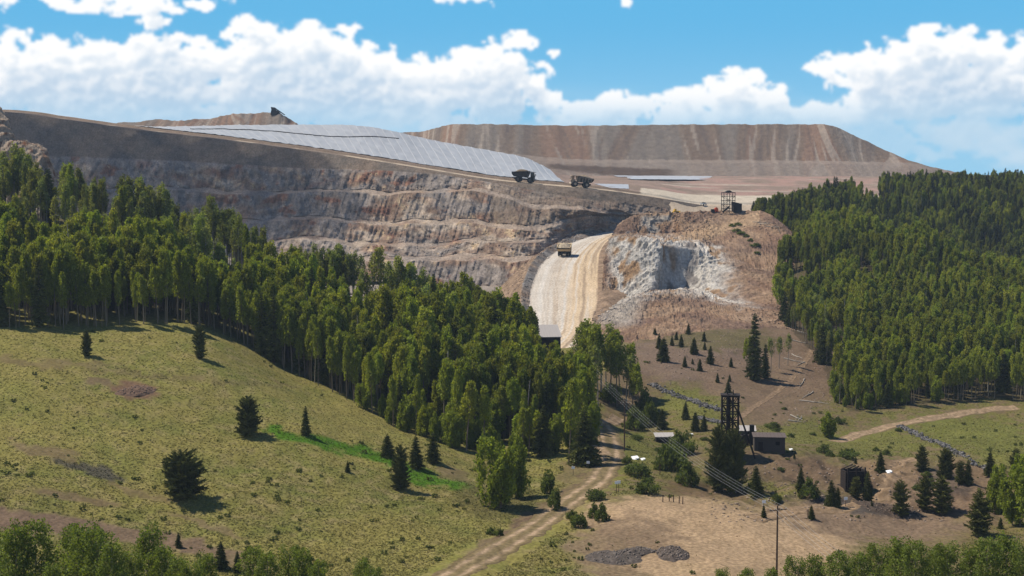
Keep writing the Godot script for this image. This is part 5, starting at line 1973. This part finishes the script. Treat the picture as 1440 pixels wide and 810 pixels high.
func make_kinds() -> void:
	var a := []
	for k in 6:
		a.append(aspen(100 + k, {"h": 12.0, "r": 0.092 + 0.012 * (k % 3), "lo": 0.40 + 0.06 * (k % 3), "clumps": 46 + k, "leaves": 36, "size": 0.245, "clump_r": 0.038, "tall": 2.0, "upright": 1.2}))
	kinds.aspen = a
	a = []
	for k in 3:
		a.append(aspen(150 + k, {"h": 12.0, "r": 0.085, "lo": 0.5, "clumps": 20, "leaves": 34, "size": 0.26, "clump_r": 0.046, "tall": 1.8, "upright": 1.0, "bark": Color(0.24, 0.21, 0.18), "leaf": Color(0.19, 0.215, 0.07)}))
	kinds.thin_aspen = a
	kinds.snag = [aspen(190, {"h": 12.0, "r": 0.07, "lo": 0.35, "clumps": 16, "leaves": 1, "size": 0.1, "bark": Color(0.30, 0.27, 0.24)})]
	a = []
	for k in 4:
		a.append(aspen(200 + k, {"h": 10.0, "r": 0.20, "point": 0.35, "lo": 0.16, "clumps": 46, "leaves": 120, "size": 0.19, "clump_r": 0.07, "leaf": Color(0.155, 0.195, 0.045), "bark": Color(0.27, 0.25, 0.20)}))
	kinds.near_aspen = a
	a = []
	for k in 4:
		a.append(aspen(250 + k, {"h": 7.0, "r": 0.26, "lo": 0.10, "clumps": 34, "leaves": 52, "size": 0.26, "clump_r": 0.08, "tall": 1.6, "upright": 0.9, "stems": 3, "leaf": Color(0.205, 0.245, 0.036), "point": 0.4}))
	kinds.bushy_aspen = a
	a = []
	for k in 4:
		a.append(conifer(300 + k, {"h": 12.0, "r": 0.20 + 0.03 * (k % 2), "whorls": 22, "boughs": 10, "twigs": 6, "taper": 0.7}))
	kinds.spruce = a
	a = []
	for k in 3:
		a.append(conifer(350 + k, {"h": 14.0, "r": 0.13, "whorls": 26, "boughs": 8, "twigs": 5, "taper": 0.6}))
	kinds.tall_spruce = a
	a = []
	for k in 3:
		a.append(conifer(400 + k, {"h": 7.0, "r": 0.52 - 0.11 * k, "whorls": 13, "boughs": 12, "twigs": 8, "rise": 0.42, "taper": 0.45, "belly": 0.45, "wide": 0.22, "leaf": Color(0.110, 0.116, 0.037)}))
	kinds.pine = a
	a = []
	for k in 3:
		a.append(conifer(450 + k, {"h": 7.0, "r": 0.30, "whorls": 14, "boughs": 10, "twigs": 6, "rise": 0.35, "taper": 0.5, "belly": 0.4, "leaf": Color(0.135, 0.138, 0.042)}))
	kinds.olive_pine = a
	a = []
	for k in 3:
		a.append(shrub(500 + k, {"h": 2.0, "r": 0.7}))
	kinds.shrub = a

func plant(kind: String, variant: int, called: String, label: String, category: String, at: Vector3, height: float, group := "", wide := 1.0) -> Node3D:
	var k: Dictionary = kinds[kind][variant % kinds[kind].size()]
	var t := thing(called, label, category, at, rng.randf() * TAU, group)
	var s: float = height / {"aspen": 12.0, "thin_aspen": 12.0, "near_aspen": 10.0, "bushy_aspen": 7.0, "spruce": 12.0, "tall_spruce": 14.0, "pine": 7.0, "olive_pine": 7.0, "shrub": 2.0}[kind]
	t.scale = Vector3(s * wide, s, s * wide)
	var a := obj("trunk", k.trunk, null, t)
	var b := obj("crown", k.crown, null, t)
	return t

func mass(called: String, parent: Node, mesh: Mesh, places: Array, tints: Array) -> MultiMeshInstance3D:
	var mm := MultiMesh.new()
	mm.transform_format = MultiMesh.TRANSFORM_3D
	mm.use_colors = true
	mm.mesh = mesh
	mm.instance_count = places.size()
	for i in places.size():
		mm.set_instance_transform(i, places[i])
		mm.set_instance_color(i, tints[i])
	var o := MultiMeshInstance3D.new()
	o.name = called
	o.multimesh = mm
	parent.add_child(o, true)
	return o

func wood_sites(left: bool) -> Array:
	var out := []
	var step := 2.35
	var x0 := -260.0 if left else 60.0
	var x1 := 40.0 if left else 440.0
	var z0 := 325.0 if left else 415.0
	var z1 := 565.0 if left else 1000.0
	var nz := int((z1 - z0) / step)
	for j in nz:
		var st := step * (1.0 if left else lerpf(1.0, 1.35, float(j) / nz))
		var nx := int((x1 - x0) / st)
		for i in nx:
			var x := x0 + (i + rng.randf()) * st
			var d := z0 + (j + rng.randf()) * step
			var u := 720.0 + FL * x / d
			if u < -330.0 or u > 1620.0:
				continue
			if not (in_left_wood(u, d) if left else in_right_wood(u, d)):
				continue
			var n := n_mid.get_noise_2d(x * 1.3, -d * 1.3)
			var gap := -0.30
			if left and u < 640.0 and d > edge_at(LEFT_BACK, u) - (75.0 if u > 350.0 else 112.0):
				gap = 0.12 + 0.28 * rng.randf()
			if not left:
				# the open strip in the gully, the thin wood at the western edge
				var s := bearing(at_ud(u, d))
				if absf(s.x - 1225.0 - (s.y - 285.0) * 1.5) < 22.0 and s.y > 262.0 and s.y < 305.0:
					continue
				var crest := lerpf(700.0, 585.0, clampf((u - 1200.0) / 240.0, 0.0, 1.3))
				if u > 1190.0 and d > crest + 14.0 and d < crest + 58.0:
					continue
				if u < 1200.0 and d < 560.0:
					gap = 0.12
				elif u < 1135.0 and d < 760.0:
					gap = 0.05
			if n < gap:
				continue
			out.append([x, d, u, n])
	return out

func make_vegetation() -> void:
	make_kinds()
	var places := {}
	var tints := {}
	var singles := []
	for left in [true, false]:
		var sites := wood_sites(left)
		var ranked := []
		for s in sites:
			var x: float = s[0]
			var d: float = s[1]
			var u: float = s[2]
			var front := edge_at(LEFT_FRONT, u) if left else 418.0 + maxf(0.0, 1200.0 - u) * 0.8
			var hgt := (16.5 if left else 13.5) * (1.0 + n_broad.get_noise_2d(x * 2.5 + 70.0, d * 2.5) * 0.5) * rng.randf_range(0.72, 1.18)
			var kind := "aspen"
			if left:
				var back := edge_at(LEFT_BACK, u)
				if d > back - (66.0 if u > 350.0 else 108.0) and u < 620.0:
					kind = "thin_aspen" if rng.randf() < 0.85 else "aspen"
					hgt *= 1.05
				if u > 520.0 and d < front + 20.0:
					if rng.randf() < 0.55:
						continue
					if rng.randf() < 0.6:
						kind = "bushy_aspen"
						hgt *= 0.45
			else:
				hgt *= 0.92
				if d < front + 16.0 and rng.randf() < 0.45:
					kind = "bushy_aspen"
					hgt *= rng.randf_range(0.3, 0.55)
				elif u < 1190.0 and d < 560.0:
					kind = "thin_aspen" if rng.randf() < 0.4 else "aspen"
			var conif := 0.035 if left else 0.05
			if left and u > 560.0:
				conif = 0.07
			if not left and d > 740.0:
				conif = 0.34
			var spr := rng.randf() < conif
			ranked.append([d - front + (0.0 if u > -20.0 and u < 1460.0 else 900.0), x, d, hgt, kind, spr, u])
		ranked.sort_custom(func(p, q): return p[0] < q[0])
		var n_asp := 0
		var n_spr := 0
		for e in ranked:
			var p := Vector3(e[1], ground_y(e[1], -e[2]) - 0.15, -e[2])
			var shown: bool = e[0] < 500.0
			if e[5] and n_spr < (45 if left else 75) and shown:
				n_spr += 1
				plant("tall_spruce" if rng.randf() < 0.6 else "spruce", rng.randi() % 4, "spruce_tree", "dark spruce standing among the aspens of the wood above the grassy slope" if left else "dark spruce standing among the aspens of the hillside wood east of the knoll", "tree", p, e[3] * rng.randf_range(0.75, 1.12), "spruces among the aspens of the western wood" if left else "spruces among the aspens of the eastern wood")
				continue
			if not e[5] and shown and n_asp < (165 if left else 105) and e[4] != "thin_aspen" and rng.randf() < 0.8:
				n_asp += 1
				plant(e[4], rng.randi() % 6, "aspen_tree", "green aspen in the front rows of the wood above the grassy slope" if left else "green aspen in the front rows of the hillside wood above the side track", "tree", p, e[3], "aspens at the front of the western wood" if left else "aspens at the front of the eastern wood", rng.randf_range(0.75, 1.1))
				continue
			var kind: String = "tall_spruce" if e[5] else ("snag" if rng.randf() < 0.05 else e[4])
			var kv: int = rng.randi() % kinds[kind].size()
			var key := kind + str(kv)
			if not places.has(key):
				places[key] = []
				tints[key] = []
			var s: float = e[3] / {"aspen": 12.0, "thin_aspen": 12.0, "bushy_aspen": 7.0, "tall_spruce": 14.0, "snag": 12.0}[kind]
			places[key].append(Transform3D(Basis(Vector3.UP, rng.randf() * TAU).scaled(Vector3(s * rng.randf_range(0.8, 1.25), s, s * rng.randf_range(0.8, 1.25))), p))
			var tone := 1.0 + n_mid.get_noise_2d(e[1] * 0.8 - 500.0, e[2] * 0.8) * 0.6 + rng.randf_range(-0.15, 0.15) - (0.18 if e[2] > 740.0 else 0.0)
			tints[key].append(Color(tone * rng.randf_range(0.9, 1.12), tone, tone * rng.randf_range(0.8, 1.1)))
	var wood := Node3D.new()
	wood.name = numbered("aspen_forest")
	add_child(wood)
	tag(wood, "dense aspen woods covering the ridge and the hillside around the mine", "forest", "", "stuff")
	for key in places:
		var kind: String = key.left(key.length() - 1)
		mass("forest_trees", wood, kinds[kind][int(key.right(1))].both, places[key], tints[key])
	make_single_plants()
	make_grass()

func make_single_plants() -> void:
	# [kind, variant, base u, base v, height px, label, wide]
	var list := [
		["pine", 0, 258, 702, 64, "broad dark pine bush alone low on the grassy slope", 1.05],
		["pine", 1, 349, 613, 53, "rounded dark pine alone in the middle of the grassy slope", 0.95],
		["spruce", 0, 430, 612, 42, "slim dark spruce beside the bright green grass strip", 0.9],
		["pine", 2, 122, 501, 36, "small dark conifer near the shaded wood edge, furthest left on the slope", 0.85],
		["pine", 2, 281, 504, 45, "dark conifer standing just off the wood edge beside its own shadow", 0.85],
		["pine", 2, 563, 690, 62, "pointed dark conifer below the end of the bright green strip", 0.9],
		["spruce", 1, 545, 642, 32, "bushy spruce at the head of the conifer group by the wood", 1.6],
		["spruce", 2, 585, 658, 46, "middle spruce of the conifer group by the wood", 1.25],
		["spruce", 3, 609, 650, 42, "right spruce of the conifer group by the wood", 1.25],
		["spruce", 0, 489, 664, 17, "tiny spruce seedling on the grassy slope left of the conifer group", 1.3],
		["bushy_aspen", 0, 700, 714, 98, "big round aspen clump nearest the dirt road", 0.95],
		["bushy_aspen", 1, 728, 700, 88, "aspen clump close behind the big round one by the dirt road", 0.8],
		["bushy_aspen", 2, 570, 606, 52, "low bright aspen thicket at the wood edge, left one of three", 1.1],
		["bushy_aspen", 3, 640, 612, 56, "low bright aspen thicket at the wood edge, middle one of three", 1.1],
		["bushy_aspen", 1, 692, 622, 60, "low bright aspen thicket at the wood edge, right one of three", 1.1],
		["bushy_aspen", 0, 515, 575, 36, "low aspen thicket where the wood meets the slope", 1.2],
		["spruce", 2, 764, 640, 70, "dark spruce in the shadow of the wood near the road bend", 1.2],
		["spruce", 3, 822, 655, 78, "dark spruce at the road bend where the shadow crosses the tracks", 1.4],
		["aspen", 3, 800, 650, 120, "tall aspen at the road bend", 1.1],
		["aspen", 1, 812, 640, 110, "second tall aspen at the road bend, behind the first", 1.1],
		["pine", 2, 1010, 690, 90, "large dark spruce in front of the wooden headframe, left of a pair", 0.78],
		["pine", 1, 1031, 692, 84, "large dark spruce in front of the wooden headframe, right of a pair", 0.62],
		["spruce", 1, 1063, 696, 42, "dark spruce on the bank below the mine shed", 1.2],
		["spruce", 0, 1126, 690, 34, "spruce on the bank beside the timber ore bin", 1.2],
		["spruce", 1, 1169, 712, 38, "dark spruce just left of the timber ore bin", 1.2],
		["spruce", 2, 1178, 714, 30, "smaller spruce next to the dark one left of the ore bin", 1.0],
		["tall_spruce", 2, 1220, 708, 46, "pointed blue-green spruce right of the timber ore bin", 1.5],
		["olive_pine", 0, 1203, 700, 30, "olive pine in front of the timber ore bin", 1.2],
		["olive_pine", 1, 1266, 724, 48, "dense olive pine on the bare brown bank", 1.0],
		["olive_pine", 2, 1300, 716, 48, "open olive pine on the brown bank, left of two", 1.0],
		["olive_pine", 0, 1324, 722, 52, "open olive pine on the brown bank, right of two", 1.2],
		["spruce", 3, 1238, 666, 33, "small spruce beside the white debris on the bench", 1.1],
		["pine", 2, 1296, 664, 37, "dark pine at the foot of the stone channel, left of the row", 1.0],
		["pine", 1, 1330, 672, 40, "dark pine at the foot of the stone channel, second in the row", 0.9],
		["olive_pine", 1, 1350, 680, 32, "olive pine at the foot of the stone channel, third in the row", 1.1],
		["spruce", 0, 1361, 680, 34, "slim spruce at the foot of the stone channel, last in the row", 1.2],
		["spruce", 1, 1392, 668, 34, "spruce behind the bright aspens at the right edge", 1.2],
		["pine", 2, 1428, 672, 40, "dark pine behind the bright aspens at the right edge", 0.9],
		["bushy_aspen", 2, 1400, 722, 70, "bright green aspen at the right edge, left one", 0.9],
		["bushy_aspen", 3, 1432, 740, 84, "bright green aspen at the right edge, right one", 0.9],
		["bushy_aspen", 0, 1440, 704, 64, "bright green aspen at the right edge, rear one", 1.0],
		["olive_pine", 2, 1376, 752, 62, "large olive conifer clump low on the right bank", 1.2],
		["spruce", 2, 1407, 744, 18, "small spruce between the olive clump and the bright aspens", 1.3],
		["tall_spruce", 0, 1061, 535, 92, "tall narrow spruce on the slope under the knoll", 1.1],
		["tall_spruce", 2, 1076, 532, 48, "shorter spruce beside the tall narrow one under the knoll", 1.2],
		["aspen", 2, 1050, 532, 58, "aspen left of the tall narrow spruce under the knoll", 1.1],
		["thin_aspen", 0, 1084, 522, 48, "thin aspen right of the tall spruce, left one", 1.2],
		["thin_aspen", 1, 1096, 518, 46, "thin aspen right of the tall spruce, middle one", 1.2],
		["thin_aspen", 2, 1108, 514, 46, "thin aspen right of the tall spruce, right one", 1.2],
		["spruce", 1, 933, 508, 34, "young spruce trio on the brown slope, lowest one", 1.3],
		["spruce", 0, 927, 490, 22, "young spruce trio on the brown slope, left one", 1.2],
		["spruce", 3, 921, 474, 14, "young spruce trio on the brown slope, top one", 1.2],
		["bushy_aspen", 1, 1165, 615, 36, "round leafy bush beside the side track bend", 1.2],
		["spruce", 0, 1103, 458, 48, "dark spruce at the western corner of the hillside wood", 1.1],
		["spruce", 2, 1112, 462, 40, "second dark spruce at the western corner of the hillside wood", 1.1],
		["aspen", 4, 1127, 452, 64, "full aspen at the western corner of the hillside wood", 1.3],
	]
	for e in list:
		var p := on_ground(e[2], e[3])
		if e[3] < 470:
			p = on_ground(e[2], e[3], 480.0)
		var d := -p.z
		plant(e[0], e[1], {"pine": "pine_tree", "olive_pine": "pine_tree", "spruce": "spruce_tree", "tall_spruce": "spruce_tree", "aspen": "aspen_tree", "thin_aspen": "aspen_tree", "bushy_aspen": "aspen_tree"}[e[0]], e[5], "tree", p - Vector3(0, 0.15, 0), e[4] * d / FL * 1.03, "", e[6])
	# young spruces dotted over the brown slope and the pad
	for e in [[945, 486, 14], [958, 488, 18], [976, 498, 24], [991, 492, 12], [999, 512, 26], [963, 516, 16], [984, 522, 18], [974, 512, 8], [1028, 516, 14], [1009, 538, 14], [1024, 556, 22], [1026, 536, 10], [968, 470, 16], [951, 478, 12], [990, 480, 14]]:
		var p := on_ground(e[0], e[1])
		plant("spruce", rng.randi() % 4, "spruce_tree", "young spruce dotted over the bare brown slope below the knoll", "tree", p, e[2] * -p.z / FL, "young spruces on the brown slope", 1.25)
	for e in [[1074, 728, 18, "small spruce at the edge of the tan pad by the pole"], [1141, 730, 20, "small spruce beside the two short posts at the pad edge"], [1091, 702, 14, "small spruce on the bank above the tan pad"], [1226, 716, 12, "tiny spruce at the lip of the brown bank"], [964, 590, 26, "spruce on the green bench left of the wooden headframe"], [978, 606, 28, "spruce pair left of the wooden headframe, left one"], [990, 606, 24, "spruce pair left of the wooden headframe, right one"], [931, 604, 30, "dark spruce above the tin lean-to roof"], [1203, 652, 10, "tiny spruce above the timber ore bin"], [1117, 644, 8, "tiny spruce on the grass right of the mine shed"], [251, 770, 22, "little spruce on the bare strip among the nearest aspens"], [311, 800, 40, "pointed spruce among the nearest aspens"], [334, 806, 32, "second pointed spruce among the nearest aspens"]]:
		var p := on_ground(e[0], e[1])
		plant("spruce", rng.randi() % 4, "spruce_tree", e[3], "tree", p, e[2] * -p.z / FL, "", 1.25)
	# shrubs along the tracks
	var sh := [[838, 702, 20, 20, "leafy bush at the inside of the road bend"], [846, 732, 26, 16, "leafy bush right of the road, upper one of the pair by the pad"], [814, 742, 26, 18, "leafy bush right of the road, lower one of the pair by the pad"], [835, 728, 22, 14, "low bush between the pair by the pad"], [911, 694, 26, 24, "dense bush beside the fence posts"], [893, 668, 22, 30, "wide bush below the white panels"], [882, 652, 14, 10, "small bush near the tall pole"], [944, 662, 50, 34, "tall leafy bush in the gully left of the big spruces"], [966, 682, 36, 24, "leafy bush at the foot of the big spruces"], [958, 640, 40, 30, "round leafy bush under the power line"], [805, 730, 14, 14, "low bush at the left road verge"], [780, 716, 34, 14, "upright bush on the left road bank"], [772, 694, 42, 16, "tall bush on the left road bank"], [692, 752, 12, 12, "small bush on the grass just left of the road"], [703, 754, 14, 8, "narrow little bush on the grass just left of the road"], [1138, 700, 30, 20, "olive bush left of the ore bin"], [1092, 706, 16, 10, "olive bush on the bank under the shed"], [1246, 640, 10, 8, "small bush on the green bench"], [860, 566, 34, 26, "bush on the slope below the plank shed"], [906, 584, 40, 22, "bush under the roadside aspens"], [892, 606, 36, 24, "bush at the foot of the tall pole"], [912, 600, 40, 20, "second bush at the foot of the roadside aspens"]]
	for e in sh:
		var p := on_ground(e[0], e[1])
		var k: float = -p.z / FL
		plant("shrub", rng.randi() % 3, "leafy_bush", e[4], "bush", p, e[2] * k, "", 1.0 * e[3] / e[2] * 0.9 if e[2] > 0 else 1.0)
	for e in [[1030, 318], [1038, 316], [1036, 326], [1042, 330], [1050, 333], [1056, 339], [1062, 346], [1064, 356]]:
		plant("shrub", rng.randi() % 3, "leafy_bush", "low green bush in the strip across the right side of the knoll", "bush", on_loft(e[0], e[1], 5), rng.randf_range(1.2, 2.2), "bushes on the knoll", 1.6)
	for k in 34:
		var q := on_ground(rng.randf_range(880, 1330), rng.randf_range(575, 700))
		if track_cells.has(Vector2i(int(floor(q.x)), int(floor(q.z)))):
			continue
		plant("shrub", rng.randi() % 3, "leafy_bush", "low scrubby bush on the banks around the headframe and the ore bin", "bush", q, rng.randf_range(0.8, 2.3), "low bushes on the valley banks", rng.randf_range(0.9, 1.5))
	# aspens beside the plank shed and the power line
	var i := 0
	for e in [[808, 540, 84], [820, 552, 96], [834, 560, 106], [846, 562, 112], [858, 566, 100], [868, 572, 92], [880, 576, 80], [890, 580, 72], [898, 586, 66], [842, 580, 96], [870, 560, 100], [826, 536, 90], [852, 548, 96], [885, 560, 80]]:
		var p := on_ground(e[0], e[1])
		plant("aspen" if i % 3 else "thin_aspen", i, "aspen_tree", "aspen in the small stand between the plank shed and the tall pole", "tree", p, e[2] * -p.z / FL, "aspens between the plank shed and the tall pole", 1.25)
		i += 1
	# nearest aspens along the bottom edge
	var near := [[-6, 742, 165], [20, 735, 160], [44, 728, 162], [70, 790, 152], [92, 738, 166], [112, 732, 160], [136, 736, 158], [160, 760, 154], [186, 774, 160], [206, 738, 164], [226, 762, 160], [246, 780, 156], [268, 788, 154], [292, 776, 162], [352, 766, 168], [376, 776, 160], [404, 764, 170], [428, 768, 166], [446, 786, 160], [508, 784, 172], [526, 794, 168],
		[1012, 798, 168], [1050, 796, 162], [1085, 798, 165], [1118, 782, 162], [1150, 778, 166], [1176, 772, 158], [1205, 776, 162], [1236, 764, 168], [1262, 752, 164], [1284, 758, 160], [1312, 768, 166], [1338, 762, 160], [1366, 768, 164], [1392, 752, 160], [1416, 748, 164], [1440, 756, 160]]
	i = 0
	for e in near:
		var top := P(e[0], e[1], e[2])
		var y := ground_y(top.x, top.z)
		plant("near_aspen", i, "aspen_tree", "leafy aspen top in the nearest row along the lower left edge" if e[0] < 700 else "leafy aspen top in the nearest row along the lower right edge", "tree", Vector3(top.x, y, top.z), maxf(4.0, top.y - y), "nearest aspens at the lower left" if e[0] < 700 else "nearest aspens at the lower right", 1.0)
		i += 1

func make_grass() -> void:
	var t := tuft()
	var sage: ArrayMesh = shrub(77, {"h": 0.7, "r": 0.75, "clumps": 7, "leaves": 16, "size": 0.2, "leaf": Color(0.5, 0.55, 0.4)}).both
	var pl := []
	var ti := []
	var spl := []
	var sti := []
	for k in 190000:
		var u := rng.randf_range(-120.0, 1560.0)
		var d := 1.0 / rng.randf_range(1.0 / 470.0, 1.0 / 205.0)
		if in_left_wood(u, d) or in_right_wood(u, d):
			continue
		var p := at_ud(u, d)
		if track_cells.has(Vector2i(int(floor(p.x)), int(floor(p.z)))):
			continue
		var c := near_color(p)
		# only where the ground is grassy, not on bare soil
		var lush := c.g - c.r * 0.80
		if lush < 0.005 and rng.randf() < 0.985:
			continue
		var s := rng.randf_range(0.45, 1.05)
		pl.append(Transform3D(Basis(Vector3.UP, rng.randf() * TAU).scaled(Vector3(s, s * rng.randf_range(0.4, 0.8), s)), p))
		ti.append(c.lerp(Color(0.25, 0.21, 0.085), rng.randf() * 0.5) * rng.randf_range(0.9, 1.2))
	for k in 1800:
		var u := rng.randf_range(-120.0, 1560.0)
		var d := 1.0 / rng.randf_range(1.0 / 470.0, 1.0 / 205.0)
		if in_left_wood(u, d) or in_right_wood(u, d):
			continue
		var p := at_ud(u, d)
		var s := bearing(p)
		if track_cells.has(Vector2i(int(floor(p.x)), int(floor(p.z)))):
			continue
		var w := n_mid.get_noise_2d(p.x * 1.5 + 900.0, p.z * 1.5)
		if (s.x < 620.0 and s.y < 620.0 and rng.randf() < 0.8) or w < -0.05 or (s.x > 830.0 and s.y > 700.0 and rng.randf() < 0.9):
			continue
		var z := rng.randf_range(0.5, 1.5)
		spl.append(Transform3D(Basis(Vector3.UP, rng.randf() * TAU).scaled(Vector3(z, z, z)), p))
		sti.append(Color(0.20, 0.21, 0.10) * rng.randf_range(0.7, 1.3))
	var g := mass(numbered("grass"), self, t, pl, ti)
	tag(g, "short dry mountain grass over the slopes and benches", "grass", "", "stuff")
	var b := mass(numbered("sagebrush"), self, sage, spl, sti)
	tag(b, "low grey-green scrub scattered over the slopes", "scrub", "", "stuff")
